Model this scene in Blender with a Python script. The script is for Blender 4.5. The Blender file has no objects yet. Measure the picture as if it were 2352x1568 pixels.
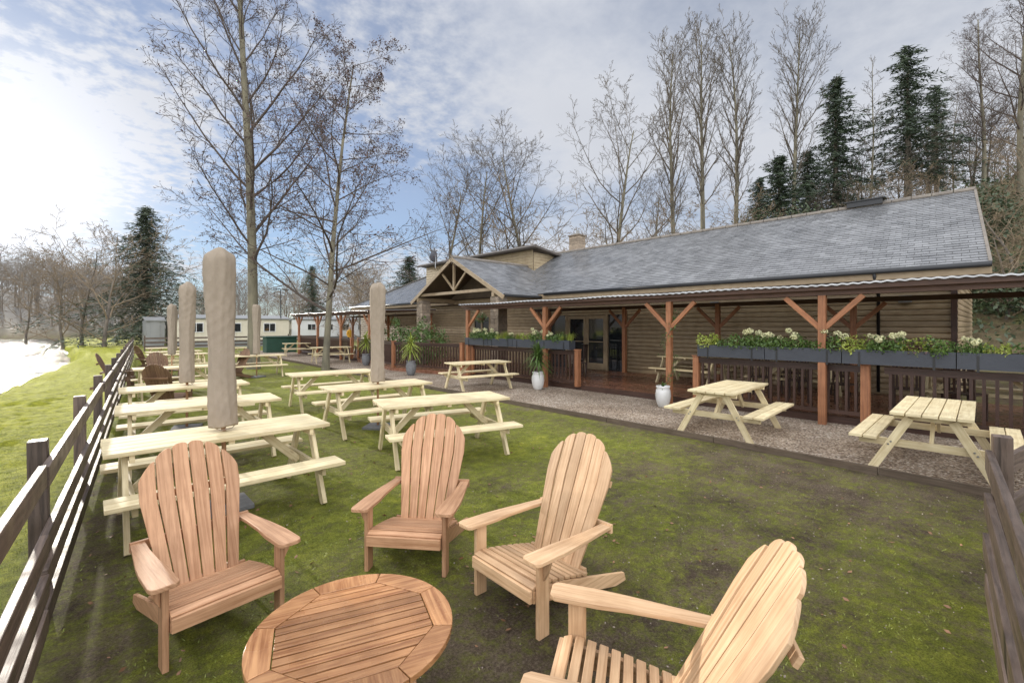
import bpy, math, random
import numpy as np
from mathutils import Vector, Matrix, Euler
R=math.radians
rnd=random.Random(7)
nr=np.random.RandomState(5)
sc=bpy.context.scene
col=sc.collection
sc.view_settings.view_transform='Standard'
sc.view_settings.look='None'
sc.view_settings.exposure=0

# ------------------------------------------------------------ materials
def newmat(name):
    m=bpy.data.materials.new(name); m.use_nodes=True
    nt=m.node_tree; b=nt.nodes['Principled BSDF']
    return m,nt,b
def N(nt,t,**k):
    n=nt.nodes.new(t)
    for a,v in k.items():
        if a in n.inputs: n.inputs[a].default_value=v
        else: setattr(n,a,v)
    return n
def ramp(nt,src,stops):
    r=nt.nodes.new('ShaderNodeValToRGB')
    e=r.color_ramp.elements
    while len(e)<len(stops): e.new(.5)
    for i,(p,c) in enumerate(stops):
        e[i].position=p; e[i].color=(c[0],c[1],c[2],1)
    nt.links.new(src,r.inputs[0]); return r
def plain(name,c1,c2=None,scale=8,rough=.7,bump=.2,bscale=None,metal=0,coord='Object',spec=.5,stretch=(1,1,1),attr=False):
    m,nt,b=newmat(name)
    c2=c2 or tuple(x*.7 for x in c1)
    tc=N(nt,'ShaderNodeTexCoord'); mp=N(nt,'ShaderNodeMapping'); mp.inputs['Scale'].default_value=stretch
    nt.links.new(tc.outputs[coord],mp.inputs[0])
    no=N(nt,'ShaderNodeTexNoise',Scale=scale,Detail=6.0,Roughness=.6)
    nt.links.new(mp.outputs[0],no.inputs['Vector'])
    r=ramp(nt,no.outputs[0],[(.3,c2),(.7,c1)])
    out=r.outputs[0]
    if attr:
        at=N(nt,'ShaderNodeAttribute',attribute_name='board')
        mr=N(nt,'ShaderNodeMapRange'); mr.inputs['To Min'].default_value=1-attr; mr.inputs['To Max'].default_value=1+attr
        nt.links.new(at.outputs['Fac'],mr.inputs[0])
        mu=N(nt,'ShaderNodeVectorMath',operation='SCALE')
        nt.links.new(out,mu.inputs[0]); nt.links.new(mr.outputs[0],mu.inputs['Scale']); out=mu.outputs[0]
    nt.links.new(out,b.inputs['Base Color'])
    b.inputs['Roughness'].default_value=rough; b.inputs['Metallic'].default_value=metal
    b.inputs['Specular IOR Level'].default_value=spec
    if bump:
        n2=N(nt,'ShaderNodeTexNoise',Scale=bscale or scale*4,Detail=4.0)
        nt.links.new(mp.outputs[0],n2.inputs['Vector'])
        bp=N(nt,'ShaderNodeBump',Strength=bump,Distance=.02)
        nt.links.new(n2.outputs[0],bp.inputs['Height']); nt.links.new(bp.outputs[0],b.inputs['Normal'])
    return m
def wood(name,c1,c2,rough=.55,var=.18,bump=.25,grain=26,wet=0.0,knots=True,stain=.8,spec=.4):
    m,nt,b=newmat(name)
    b.inputs['Specular IOR Level'].default_value=spec
    uv=N(nt,'ShaderNodeUVMap'); mp=N(nt,'ShaderNodeMapping'); mp.inputs['Scale'].default_value=(1.3,grain,1)
    nt.links.new(uv.outputs[0],mp.inputs[0])
    no=N(nt,'ShaderNodeTexNoise',Scale=1.6,Detail=7.0,Roughness=.68,Distortion=.5)
    nt.links.new(mp.outputs[0],no.inputs['Vector'])
    r=ramp(nt,no.outputs[0],[(.34,c2),(.60,c1)])
    at=N(nt,'ShaderNodeAttribute',attribute_name='board')
    mr=N(nt,'ShaderNodeMapRange'); mr.inputs['To Min'].default_value=1-var; mr.inputs['To Max'].default_value=1+var
    nt.links.new(at.outputs['Fac'],mr.inputs[0])
    mu=N(nt,'ShaderNodeVectorMath',operation='SCALE')
    nt.links.new(r.outputs[0],mu.inputs[0]); nt.links.new(mr.outputs[0],mu.inputs['Scale'])
    out=mu.outputs[0]
    tc=N(nt,'ShaderNodeTexCoord')
    n3=N(nt,'ShaderNodeTexNoise',Scale=5.0,Detail=4.0)
    nt.links.new(tc.outputs['Object'],n3.inputs['Vector'])
    r3=ramp(nt,n3.outputs[0],[(.3,(.78,.74,.70)),(.6,(1,1,1))])
    m3=N(nt,'ShaderNodeMix',data_type='RGBA',blend_type='MULTIPLY'); m3.inputs[0].default_value=stain
    nt.links.new(out,m3.inputs[6]); nt.links.new(r3.outputs[0],m3.inputs[7]); out=m3.outputs[2]
    if knots:
        mk=N(nt,'ShaderNodeMapping'); mk.inputs['Scale'].default_value=(2.2,7,1)
        nt.links.new(uv.outputs[0],mk.inputs[0])
        vo=N(nt,'ShaderNodeTexVoronoi',Scale=1.3); nt.links.new(mk.outputs[0],vo.inputs['Vector'])
        rk=ramp(nt,vo.outputs['Distance'],[(.03,(.45,.33,.25)),(.10,(1,1,1))])
        mm=N(nt,'ShaderNodeMix',data_type='RGBA',blend_type='MULTIPLY'); mm.inputs[0].default_value=.8
        nt.links.new(out,mm.inputs[6]); nt.links.new(rk.outputs[0],mm.inputs[7]); out=mm.outputs[2]
    nt.links.new(out,b.inputs['Base Color'])
    if wet:
        rr=N(nt,'ShaderNodeMapRange'); rr.inputs['From Min'].default_value=.35; rr.inputs['From Max'].default_value=.65
        rr.inputs['To Min'].default_value=wet; rr.inputs['To Max'].default_value=rough
        nt.links.new(n3.outputs[0],rr.inputs[0]); nt.links.new(rr.outputs[0],b.inputs['Roughness'])
    else: b.inputs['Roughness'].default_value=rough
    bp=N(nt,'ShaderNodeBump',Strength=bump,Distance=.004)
    nt.links.new(no.outputs[0],bp.inputs['Height']); nt.links.new(bp.outputs[0],b.inputs['Normal'])
    return m

M={}
M['teak']=wood('teak',(.55,.315,.175),(.34,.17,.082),.55,.22,.4,grain=30,knots=False)
M['teak_pale']=wood('teak_pale',(.64,.43,.25),(.45,.27,.14),.5,.17,.4,grain=30,knots=False)
M['teak_wet']=wood('teak_wet',(.48,.245,.105),(.25,.10,.036),.4,.28,.3,wet=.10,knots=False,stain=1,spec=.5)
M['pine']=wood('pine',(.72,.615,.385),(.56,.45,.25),.6,.13,.3,grain=22)
M['old']=wood('weathered_wood',(.22,.13,.07),(.13,.07,.04),.6,.2,.3)
M['fence']=wood('fence_stain',(.125,.09,.07),(.045,.032,.025),.60,.35,.7,wet=.36,spec=.35)
M['cedar']=wood('cedar',(.38,.165,.075),(.22,.092,.043),.5,.15,.3)
M['beam']=wood('dark_beam',(.12,.06,.036),(.065,.034,.021),.5,.15,.3)
M['darkwood']=wood('dark_rail',(.075,.038,.026),(.036,.02,.014),.45,.2,.3)
M['deck']=wood('deck_boards',(.25,.115,.068),(.15,.065,.038),.4,.2,.4,wet=.15)
M['edging']=wood('edging',(.15,.11,.075),(.08,.06,.04),.8,.2,.5)
M['clad']=wood('log_cladding',(.39,.295,.18),(.29,.215,.125),.42,.08,.3,grain=14,knots=False)
M['cladpale']=wood('pale_cladding',(.44,.35,.22),(.36,.28,.17),.6,.05,.2,grain=14,knots=False)
M['trim']=wood('olive_trim',(.34,.255,.155),(.28,.205,.12),.55,.06,.2,knots=False)
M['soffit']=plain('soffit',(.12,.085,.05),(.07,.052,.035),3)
M['slate']=plain('slate',(.205,.207,.21),(.12,.122,.126),1.3,.24,.25,20,attr=.2,spec=.7)
M['ridge']=plain('ridge_tile',(.22,.19,.155),(.13,.11,.09),6,.7)
M['lead']=plain('lead_cap',(.12,.10,.08),(.06,.05,.045),6,.6)
M['black']=plain('black_plastic',(.015,.015,.016),(.01,.01,.01),5,.35,0)
M['glass']=plain('window_glass',(.02,.025,.028),(.012,.015,.017),1,.04,0,spec=1.0)
M['stone']=plain('stone',(.36,.28,.20),(.19,.15,.11),9,.85,.6,30,attr=.3)
M['fabric']=plain('cover_fabric',(.33,.27,.205),(.265,.215,.16),3,.9,.3,90,spec=.2)
M['metal']=plain('metal',(.35,.35,.35),(.25,.25,.25),5,.35,0,metal=.9)
M['concrete']=plain('concrete',(.2,.2,.2),(.12,.12,.12),12,.8)
M['planter']=plain('slate_planter',(.044,.049,.06),(.033,.037,.046),3,.5,.15,30)
M['soil']=plain('soil',(.06,.042,.03),(.03,.021,.015),30,.95,.6)
M['pot']=plain('white_pot',(.68,.67,.64),(.55,.54,.5),4,.35,.05)
M['caravan']=plain('cream_panel',(.64,.58,.44),(.56,.51,.39),.6,.5,.05,4)
M['white']=plain('white_panel',(.70,.70,.67),(.6,.6,.58),.6,.5,.05,4)
M['grey']=plain('grey_panel',(.26,.26,.25),(.2,.2,.195),.6,.5,.05,4)
M['poly']=plain('roof_sheet',(.46,.46,.45),(.26,.255,.25),1.2,.2,.1,12)
M['leafg']=plain('green_leaf',(.10,.165,.03),(.04,.08,.015),5,.5,0)
M['leafdark']=plain('dark_leaf',(.07,.095,.035),(.03,.047,.02),2,.55,0)
M['leafy']=plain('yellow_leaf',(.34,.37,.06),(.17,.23,.035),5,.5,0)
M['leafred']=plain('red_leaf',(.11,.045,.035),(.045,.02,.02),5,.5,0)
M['bloom']=plain('cream_bloom',(.70,.67,.42),(.55,.55,.30),20,.7,0)
M['needle']=plain('conifer_needle',(.060,.088,.042),(.022,.036,.020),.9,.6,0)
M['needleb']=plain('conifer_hazy',(.09,.11,.065),(.045,.060,.040),.6,.6,0)  # lighter needles, distance haze put into the colour
M['bark']=plain('bark',(.17,.14,.105),(.075,.062,.048),5,.9,.8,14,stretch=(1,1,.3))
M['barkg']=plain('mossy_bark',(.22,.195,.125),(.10,.088,.064),4,.9,.8,14,stretch=(1,1,.3))
M['twig']=plain('twig',(.10,.075,.058),(.06,.045,.036),2,.9,0)
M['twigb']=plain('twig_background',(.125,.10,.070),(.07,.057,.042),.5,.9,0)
M['twigh']=plain('twig_hazy',(.27,.20,.12),(.16,.12,.08),.3,.9,0)  # lighter twigs, haze put into the colour
M['twigf']=plain('twig_distant',(.27,.235,.19),(.19,.165,.14),.1,.9,0)  # pale grey-brown, distance haze put into the twig colour
M['catkin']=plain('catkin_leaf',(.11,.055,.04),(.055,.03,.022),4,.8,0)
M['deadleaf']=plain('dead_leaf',(.30,.155,.075),(.14,.07,.03),10,.6,0)
M['blade']=plain('grass_blade',(.26,.29,.045),(.13,.155,.024),1.5,.6,0)
M['green']=plain('green_paint',(.02,.07,.045),(.015,.05,.03),3,.5,0)
M['red']=plain('red_paint',(.45,.03,.02),(.3,.02,.015),3,.4,0)
M['dish']=plain('dish_grey',(.1,.1,.11),(.07,.07,.08),3,.5,0)

def gravelmat():
    m,nt,b=newmat('gravel')
    tc=N(nt,'ShaderNodeTexCoord')
    v=N(nt,'ShaderNodeTexVoronoi',Scale=42.0); nt.links.new(tc.outputs['Object'],v.inputs['Vector'])
    sp=N(nt,'ShaderNodeSeparateColor'); nt.links.new(v.outputs['Color'],sp.inputs[0])
    r=ramp(nt,sp.outputs[0],[(0,(.14,.10,.07)),(.4,(.33,.25,.18)),(.75,(.48,.39,.295)),(1,(.72,.64,.54))])
    n=N(nt,'ShaderNodeTexNoise',Scale=.9,Detail=5.0); nt.links.new(tc.outputs['Object'],n.inputs['Vector'])
    r2=ramp(nt,n.outputs[0],[(.35,(.70,.66,.62)),(.65,(1.05,1.05,1.05))])
    mx=N(nt,'ShaderNodeMix',data_type='RGBA',blend_type='MULTIPLY'); mx.inputs[0].default_value=1
    nt.links.new(r.outputs[0],mx.inputs[6]); nt.links.new(r2.outputs[0],mx.inputs[7])
    nt.links.new(mx.outputs[2],b.inputs['Base Color']); b.inputs['Roughness'].default_value=.8
    b.inputs['Specular IOR Level'].default_value=.2
    bp=N(nt,'ShaderNodeBump',Strength=1.0,Distance=.03); bp.invert=True
    nt.links.new(v.outputs['Distance'],bp.inputs['Height']); nt.links.new(bp.outputs[0],b.inputs['Normal'])
    return m
M['gravel']=gravelmat()
def groundmat():
    m,nt,b=newmat('lawn_and_mud')
    tc=N(nt,'ShaderNodeTexCoord')
    def mul(a,c,f=1.0):
        x=N(nt,'ShaderNodeMix',data_type='RGBA',blend_type='MULTIPLY'); x.inputs[0].default_value=f
        nt.links.new(a,x.inputs[6]); nt.links.new(c,x.inputs[7]); return x.outputs[2]
    at=N(nt,'ShaderNodeAttribute',attribute_name='moss')
    n=N(nt,'ShaderNodeTexNoise',Scale=11.0,Detail=10.0,Roughness=.82); nt.links.new(tc.outputs['Object'],n.inputs['Vector'])
    ad=N(nt,'ShaderNodeMath',operation='MULTIPLY_ADD'); ad.inputs[1].default_value=3.4; ad.inputs[2].default_value=-1.7
    nt.links.new(n.outputs[0],ad.inputs[0])
    a2=N(nt,'ShaderNodeMath',operation='ADD'); nt.links.new(ad.outputs[0],a2.inputs[0]); nt.links.new(at.outputs['Fac'],a2.inputs[1])
    mk=N(nt,'ShaderNodeMapRange'); mk.inputs['From Min'].default_value=.02; mk.inputs['From Max'].default_value=.80
    nt.links.new(a2.outputs[0],mk.inputs[0])
    n2=N(nt,'ShaderNodeTexNoise',Scale=6.0,Detail=10.0,Roughness=.8); nt.links.new(tc.outputs['Object'],n2.inputs['Vector'])
    n5=N(nt,'ShaderNodeTexNoise',Scale=110.0,Detail=4.0,Roughness=.8); nt.links.new(tc.outputs['Object'],n5.inputs['Vector'])
    fine=ramp(nt,n5.outputs[0],[(.36,(.42,.42,.40)),(.64,(1.5,1.5,1.45))])
    g=ramp(nt,n2.outputs[0],[(.3,(.08,.088,.018)),(.5,(.19,.205,.03)),(.7,(.35,.36,.05))])
    n3=N(nt,'ShaderNodeTexNoise',Scale=60.0,Detail=8.0,Roughness=.85); nt.links.new(tc.outputs['Object'],n3.inputs['Vector'])
    mud=ramp(nt,n3.outputs[0],[(.34,(.05,.037,.026)),(.5,(.14,.108,.076)),(.66,(.29,.24,.18))])
    n4=N(nt,'ShaderNodeTexNoise',Scale=2.2,Detail=7.0,Roughness=.65); nt.links.new(tc.outputs['Object'],n4.inputs['Vector'])
    r4=ramp(nt,n4.outputs[0],[(.35,(.58,.54,.50)),(.62,(1.12,1.08,1.02))])
    mudc=mul(mud.outputs[0],r4.outputs[0])
    yb=N(nt,'ShaderNodeMapRange'); yb.inputs['From Min'].default_value=.9; yb.inputs['From Max'].default_value=1.3; yb.inputs['To Max'].default_value=.8
    nt.links.new(at.outputs['Fac'],yb.inputs[0])
    gy=ramp(nt,n2.outputs[0],[(.32,(.11,.12,.018)),(.5,(.34,.345,.035)),(.7,(.60,.55,.075))])
    mg=N(nt,'ShaderNodeMix',data_type='RGBA'); nt.links.new(yb.outputs[0],mg.inputs[0]); nt.links.new(g.outputs[0],mg.inputs[6]); nt.links.new(gy.outputs[0],mg.inputs[7])
    gc=mul(mg.outputs[2],fine.outputs[0],.9)
    mx=N(nt,'ShaderNodeMix',data_type='RGBA'); nt.links.new(mk.outputs[0],mx.inputs[0])
    nt.links.new(mudc,mx.inputs[6]); nt.links.new(gc,mx.inputs[7])
    hz=N(nt,'ShaderNodeAttribute',attribute_name='wood')
    mx2=N(nt,'ShaderNodeMix',data_type='RGBA'); nt.links.new(hz.outputs['Fac'],mx2.inputs[0])
    nt.links.new(mx.outputs[2],mx2.inputs[6])
    n6=N(nt,'ShaderNodeTexNoise',Scale=1.2,Detail=10.0,Roughness=.75); nt.links.new(tc.outputs['Object'],n6.inputs['Vector'])
    hc=ramp(nt,n6.outputs[0],[(.36,(.06,.052,.026)),(.5,(.15,.115,.068)),(.64,(.15,.155,.06))])
    nt.links.new(hc.outputs[0],mx2.inputs[7])
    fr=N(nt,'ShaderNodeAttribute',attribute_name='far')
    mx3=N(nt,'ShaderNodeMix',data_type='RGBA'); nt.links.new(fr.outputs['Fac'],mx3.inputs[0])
    nt.links.new(mx2.outputs[2],mx3.inputs[6]); mx3.inputs[7].default_value=(.20,.19,.175,1)  # far hillside blends to a flat tone standing in for haze
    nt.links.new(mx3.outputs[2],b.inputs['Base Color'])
    b.inputs['Roughness'].default_value=.85; b.inputs['Specular IOR Level'].default_value=.15
    bp=N(nt,'ShaderNodeBump',Strength=1.0,Distance=.05)
    nt.links.new(n.outputs[0],bp.inputs['Height'])
    bp2=N(nt,'ShaderNodeBump',Strength=.9,Distance=.015); nt.links.new(n3.outputs[0],bp2.inputs['Height'])
    nt.links.new(bp.outputs[0],bp2.inputs['Normal']); nt.links.new(bp2.outputs[0],b.inputs['Normal'])
    return m
M['ground']=groundmat()
def watermat():
    m,nt,b=newmat('river_water')
    b.inputs['Base Color'].default_value=(.045,.04,.03,1); b.inputs['Roughness'].default_value=.12
    b.inputs['Specular IOR Level'].default_value=.22
    tc=N(nt,'ShaderNodeTexCoord'); mp=N(nt,'ShaderNodeMapping'); mp.inputs['Scale'].default_value=(1,.30,1)
    nt.links.new(tc.outputs['Object'],mp.inputs[0])
    n=N(nt,'ShaderNodeTexNoise',Scale=1.3,Detail=4.0,Roughness=.6,Distortion=1.4); nt.links.new(mp.outputs[0],n.inputs['Vector'])
    bp=N(nt,'ShaderNodeBump',Strength=1.0,Distance=.75)
    nt.links.new(n.outputs[0],bp.inputs['Height']); nt.links.new(bp.outputs[0],b.inputs['Normal'])
    return m
M['water']=watermat()

# ------------------------------------------------------------ mesh builder
class MB:
    def __init__(s): s.V=[];s.F=[];s.U=[];s.B=[]
    def add(s,vs,fs,us,b=None):
        o=len(s.V); b=rnd.random() if b is None else b
        s.V+=[tuple(v) for v in vs]
        for f,u in zip(fs,us):
            s.F.append([i+o for i in f]); s.U.append(u); s.B.append(b)
    def box(s,c,z,rot=None,b=None):
        hx,hy,hz=z[0]/2,z[1]/2,z[2]/2
        L=[Vector((x*hx,y*hy,w*hz)) for x in(-1,1) for y in(-1,1) for w in(-1,1)]
        ax=max(range(3),key=lambda i:z[i]); ot=[i for i in range(3) if i!=ax]
        fs=[(0,1,3,2),(4,6,7,5),(0,4,5,1),(2,3,7,6),(0,2,6,4),(1,5,7,3)]
        nax=[0,0,1,1,2,2]; ou,ov=rnd.random()*20,rnd.random()*20
        us=[]
        for f,na in zip(fs,nax):
            if na==ax: us.append([(L[i][ot[0]]*.3+ou,L[i][ot[1]]+ov) for i in f])
            else:
                o2=[i for i in ot if i!=na][0]
                us.append([(L[i][ax]+ou,L[i][o2]+ov+na*.37) for i in f])
        if rot is not None:
            Rm=rot if isinstance(rot,Matrix) else Euler(rot).to_matrix()
            L=[Rm@v for v in L]
        c=Vector(c)
        s.add([v+c for v in L],fs,us,b)
    def beam(s,a,b_,w,h,b=None):
        a=Vector(a);b_=Vector(b_);d=b_-a;L=d.length;d.normalize()
        up=Vector((0,0,1)) if abs(d.z)<.95 else Vector((0,1,0))
        y=up.cross(d).normalized(); zz=d.cross(y)
        Rm=Matrix((d,y,zz)).transposed()
        s.box((a+b_)/2,(L,w,h),Rm,b)
    def prism(s,poly,t,Mx,b=None,long=1):
        n=len(poly); ou,ov=rnd.random()*20,rnd.random()*20
        Mx=Mx.to_4x4() if len(Mx)==3 else Mx
        vs=[Mx@Vector((p[0],p[1],-t/2)) for p in poly]+[Mx@Vector((p[0],p[1],t/2)) for p in poly]
        uv=[(p[long]+ou,p[1-long]+ov) for p in poly]
        fs=[list(range(n))[::-1],list(range(n,2*n))]; us=[[uv[i] for i in range(n)][::-1],uv]
        for i in range(n):
            j=(i+1)%n; fs.append([i,j,n+j,n+i]); us.append([uv[i],uv[j],(uv[j][0],uv[j][1]+t),(uv[i][0],uv[i][1]+t)])
        s.add(vs,fs,us,b)
    def tube(s,pts,rads,n=8,cap=True,b=.5):
        vs=[];fs=[];us=[];m=len(pts);acc=0
        pts=[Vector(p) for p in pts]
        for k,p in enumerate(pts):
            d=(pts[min(k+1,m-1)]-pts[max(k-1,0)]).normalized()
            ref=Vector((1,0,0)) if abs(d.z)>.7 else Vector((0,0,1))
            a=d.cross(ref).normalized(); c=d.cross(a)
            for i in range(n):
                t=2*math.pi*i/n
                vs.append(p+(a*math.cos(t)+c*math.sin(t))*rads[k])
        for k in range(m-1):
            l=(pts[k+1]-pts[k]).length
            for i in range(n):
                j=(i+1)%n
                fs.append([k*n+i,k*n+j,(k+1)*n+j,(k+1)*n+i]); us.append([(acc,i*.1),(acc,i*.1+.1),(acc+l,i*.1+.1),(acc+l,i*.1)])
            acc+=l
        if cap:
            fs.append(list(range(n))[::-1]); us.append([(0,0)]*n)
            fs.append(list(range((m-1)*n,m*n))); us.append([(0,0)]*n)
        s.add(vs,fs,us,b)
    def lathe(s,prof,n=24,fn=None,b=.5,cap=True,c=(0,0),zf=None):
        vs=[];fs=[];us=[]
        for r,z in prof:
            for i in range(n):
                t=2*math.pi*i/n; rr=r*(fn(t,z) if fn else 1)
                x_=c[0]+rr*math.cos(t);y_=c[1]+rr*math.sin(t)
                vs.append((x_,y_,zf(x_,y_,z) if zf else z))
        for k in range(len(prof)-1):
            for i in range(n):
                j=(i+1)%n; fs.append([k*n+i,k*n+j,(k+1)*n+j,(k+1)*n+i]); us.append([(i/n,k*.1),((i+1)/n,k*.1),((i+1)/n,k*.1+.1),(i/n,k*.1+.1)])
        if cap:
            fs.append(list(range(n))[::-1]); us.append([(0,0)]*n)
            m=len(prof); fs.append(list(range((m-1)*n,m*n))); us.append([(0,0)]*n)
        s.add(vs,fs,us,b)
    def quad(s,a,b_,c,d,b=None):
        a,b_,c,d=map(Vector,(a,b_,c,d)); L=(b_-a).length; W=(d-a).length
        s.add([a,b_,c,d],[(0,1,2,3)],[[(0,0),(L,0),(L,W),(0,W)]],b)
    def mesh(s,name):
        me=bpy.data.meshes.new(name); me.from_pydata(s.V,[],s.F)
        uv=me.uv_layers.new(name='UVMap')
        flat=[c for u in s.U for p in u for c in p]
        uv.data.foreach_set('uv',flat)
        at=me.attributes.new('board','FLOAT','FACE'); at.data.foreach_set('value',s.B)
        me.validate(); me.update(); return me
def put(o,parent=None):
    col.objects.link(o)
    if parent: o.parent=parent
    return o
def bake(o):
    bpy.context.view_layer.update()
    dg=bpy.context.evaluated_depsgraph_get()
    me=bpy.data.meshes.new_from_object(o.evaluated_get(dg)); me.name=o.name
    o.modifiers.clear(); o.data=me
def part(name,mb,mat,parent,label=None,smooth=False,bevel=0,cat=None,group=None):
    me=mb.mesh(name) if isinstance(mb,MB) else mb
    if mat and not me.materials: me.materials.append(M[mat] if isinstance(mat,str) else mat)
    o=bpy.data.objects.new(name,me); put(o,parent)
    if smooth: me.polygons.foreach_set('use_smooth',[True]*len(me.polygons))
    if bevel:
        bv=o.modifiers.new('b','BEVEL'); bv.width=bevel; bv.segments=2; bv.limit_method='ANGLE'
        bake(o)
    if label: o['label']=label
    if cat: o['category']=cat
    if group: o['group']=group
    return o
def thing(name,label,cat,loc=(0,0,0),rz=0,group=None):
    o=bpy.data.objects.new(name,None); o.empty_display_size=.2; put(o)
    o.location=loc; o.rotation_euler=(0,0,rz)
    o['label']=label;o['category']=cat
    if group:o['group']=group
    return o
def structure(o,label):
    o['kind']='structure'; o['label']=label; o['category']=o.name.split('.')[0]
def dup(root,loc,rz=None,scale=None,label=None):
    def cp(o,par):
        n=o.copy(); col.objects.link(n)
        if par: n.parent=par; n.matrix_parent_inverse=Matrix()
        for c in list(o.children): cp(c,n)
        return n
    r=cp(root,None); r.location=loc
    if rz is not None: r.rotation_euler=(0,0,rz)
    if scale is not None: r.scale=scale
    if label: r['label']=label
    return r
def fast(name,V,F,mat,smooth=False):
    V=np.asarray(V,dtype=np.float32);F=np.asarray(F,dtype=np.int32)
    k=F.shape[1]
    me=bpy.data.meshes.new(name)
    me.vertices.add(len(V)); me.vertices.foreach_set('co',V.ravel())
    me.loops.add(F.size); me.loops.foreach_set('vertex_index',F.ravel())
    me.polygons.add(len(F)); me.polygons.foreach_set('loop_start',np.arange(0,F.size,k,dtype=np.int32))
    me.update(calc_edges=True)
    if smooth: me.polygons.foreach_set('use_smooth',np.ones(len(F),dtype=bool))
    me.materials.append(M[mat]); me.validate(); me.update()
    return me

# view frame of the survey: bearings measured from the camera heading
SF=(math.sin(R(43.04)),math.cos(R(43.04)))
def at(t,d): # station at tan(bearing) t and forward distance d from the survey point
    return (d*(SF[0]+SF[1]*t), d*(SF[1]-SF[0]*t))

# ------------------------------------------------------------ terrain
tab=nr.rand(257,257)
def vn(x,y,s=0):
    x=np.asarray(x,float)+s*17.3+500;y=np.asarray(y,float)+s*9.1+500
    xi=np.floor(x).astype(int);yi=np.floor(y).astype(int);fx=x-xi;fy=y-yi
    fx=fx*fx*(3-2*fx);fy=fy*fy*(3-2*fy);xi%=256;yi%=256
    return (tab[xi,yi]*(1-fx)+tab[xi+1,yi]*fx)*(1-fy)+(tab[xi,yi+1]*(1-fx)+tab[xi+1,yi+1]*fx)*fy
def fbm(x,y,s=0,o=4):
    a=0;w=.5;t=0
    for i in range(o):
        a=a+w*vn(x*2**i,y*2**i,s+i);t+=w;w*=.55
    return a/t
def ss(a,b,x):
    t=np.clip((x-a)/(b-a),0,1);return t*t*(3-2*t)
def xbank(y):
    y=np.asarray(y,float)
    return np.where(y<38,-3.05+.0706*y,-.37-(y-38)*.04)+.6*(vn(y*.45,y*0,3)-.5)
def fencex(y): return -.43+.0706*y
def moss(x,y):
    x=np.asarray(x,float);y=np.asarray(y,float)
    m=.64+.85*(fbm(x*.8,y*.8,1)-.5)+.75*(fbm(x*3.1,y*3.1,5)-.5)
    m=m-.58*np.exp(-(((x-1.5)/1.15)**2+((y-1.5)/1.15)**2))
    m=m-.24*ss(2.0,4.4,x)*ss(4.6,2.0,y)*ss(0,.1,x)
    m=m-.12*ss(3.4,5.6,x)*ss(6.2,3,y)
    m=m-.12*ss(5.8,6.7,x)
    m=m+.18*np.exp(-(((x-4.2)/1.7)**2+((y-4.7)/1.5)**2))
    m=m+.14*ss(6,10,y)
    m=m-.42*np.exp(-(((x-fencex(y)-.15)/.25)**2))*ss(12,3,y)
    m=m+.75*ss(0,.5,fencex(y)-x)
    m=m+.12*np.exp(-(((x-.9)/1.0)**2+((y-4.)/1.1)**2))
    return m
def height(x,y):
    x=np.asarray(x,float);y=np.asarray(y,float)
    lawn=ss(6.9,6.3,x)
    h=.03*(fbm(x*1.5,y*1.5,2)-.5)*lawn+.022*(fbm(x*9,y*9,4)-.5)*lawn
    xb=xbank(y)
    out=ss(.3,1.5,fencex(y)-x)
    h=h+out*(.22*(fbm(x*2.2,y*2.2,9)-.5))
    near=ss(xb+.25,xb-.7,x)
    far=ss(118,128,y)
    h=h-1.3*near*(1-far)*ss(-75,-60,x)
    hill=ss(23,52,x)*ss(60,5,y)*7.5+ss(23,60,x)*2.5+ss(23,34,x)*ss(14,-4,y)*3.5
    h=h+hill
    h=h+ss(125,230,y)*(13*ss(60,-40,x)+2)
    h=h+ss(90,300,x)*10
    return h
def axis(d0,d1,st,lo,hi):
    a=list(np.arange(d0,d1,st)); s=st;v=a[0]
    L=[]
    while v>lo: s*=1.18; v-=s; L.append(v)
    s=st;v=a[-1];H_=[]
    while v<hi: s*=1.12; s=min(s,25); v+=s; H_.append(v)
    return np.array(L[::-1]+a+H_)
gx=axis(-3.8,7.2,.085,-500,600);gy=axis(-1,16,.09,-60,700)
X,Y=np.meshgrid(gx,gy,indexing='ij');Z=height(X,Y)
nx,ny=X.shape
V=np.stack([X.ravel(),Y.ravel(),Z.ravel()],1)
ii=np.arange(nx*ny).reshape(nx,ny)
F=np.stack([ii[:-1,:-1].ravel(),ii[1:,:-1].ravel(),ii[1:,1:].ravel(),ii[:-1,1:].ravel()],1)
me=fast('ground',V,F,'ground',True)
a=me.attributes.new('moss','FLOAT','POINT'); a.data.foreach_set('value',moss(X,Y).ravel().astype(np.float32))
wv=np.clip(ss(20,26,X)+ss(70,110,Y)+ss(8,20,X)*ss(34,40,Y)*.3,0,1)
a=me.attributes.new('wood','FLOAT','POINT'); a.data.foreach_set('value',wv.ravel().astype(np.float32))
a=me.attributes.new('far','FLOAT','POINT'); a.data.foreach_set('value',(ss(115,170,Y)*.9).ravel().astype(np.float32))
g=put(bpy.data.objects.new('ground',me)); structure(g,'mossy lawn with muddy patches running down to the river bank')
mb=MB(); mb.quad((-70,-30,-.62),(8,-30,-.62),(8,124,-.62),(-70,124,-.62))
w=part('river',mb,'water',None); structure(w,'rippled river shining in low sunlight')
def edgex(y): return 6.98+.018*y+.05*math.sin(y*.35)
mb=MB()
ys=[-3+.5*i for i in range(80)]
for a_,b_ in zip(ys[:-1],ys[1:]):
    mb.quad((edgex(a_),a_,.012),(10.3,a_,.012),(10.3,b_,.012),(edgex(b_),b_,.012),.5)
g=part('gravel',mb,'gravel',None); structure(g,'brown gravel terrace strip beside the decking')
ed=thing('timber_edging','low brown timber edging board between lawn and gravel','edging')
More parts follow.
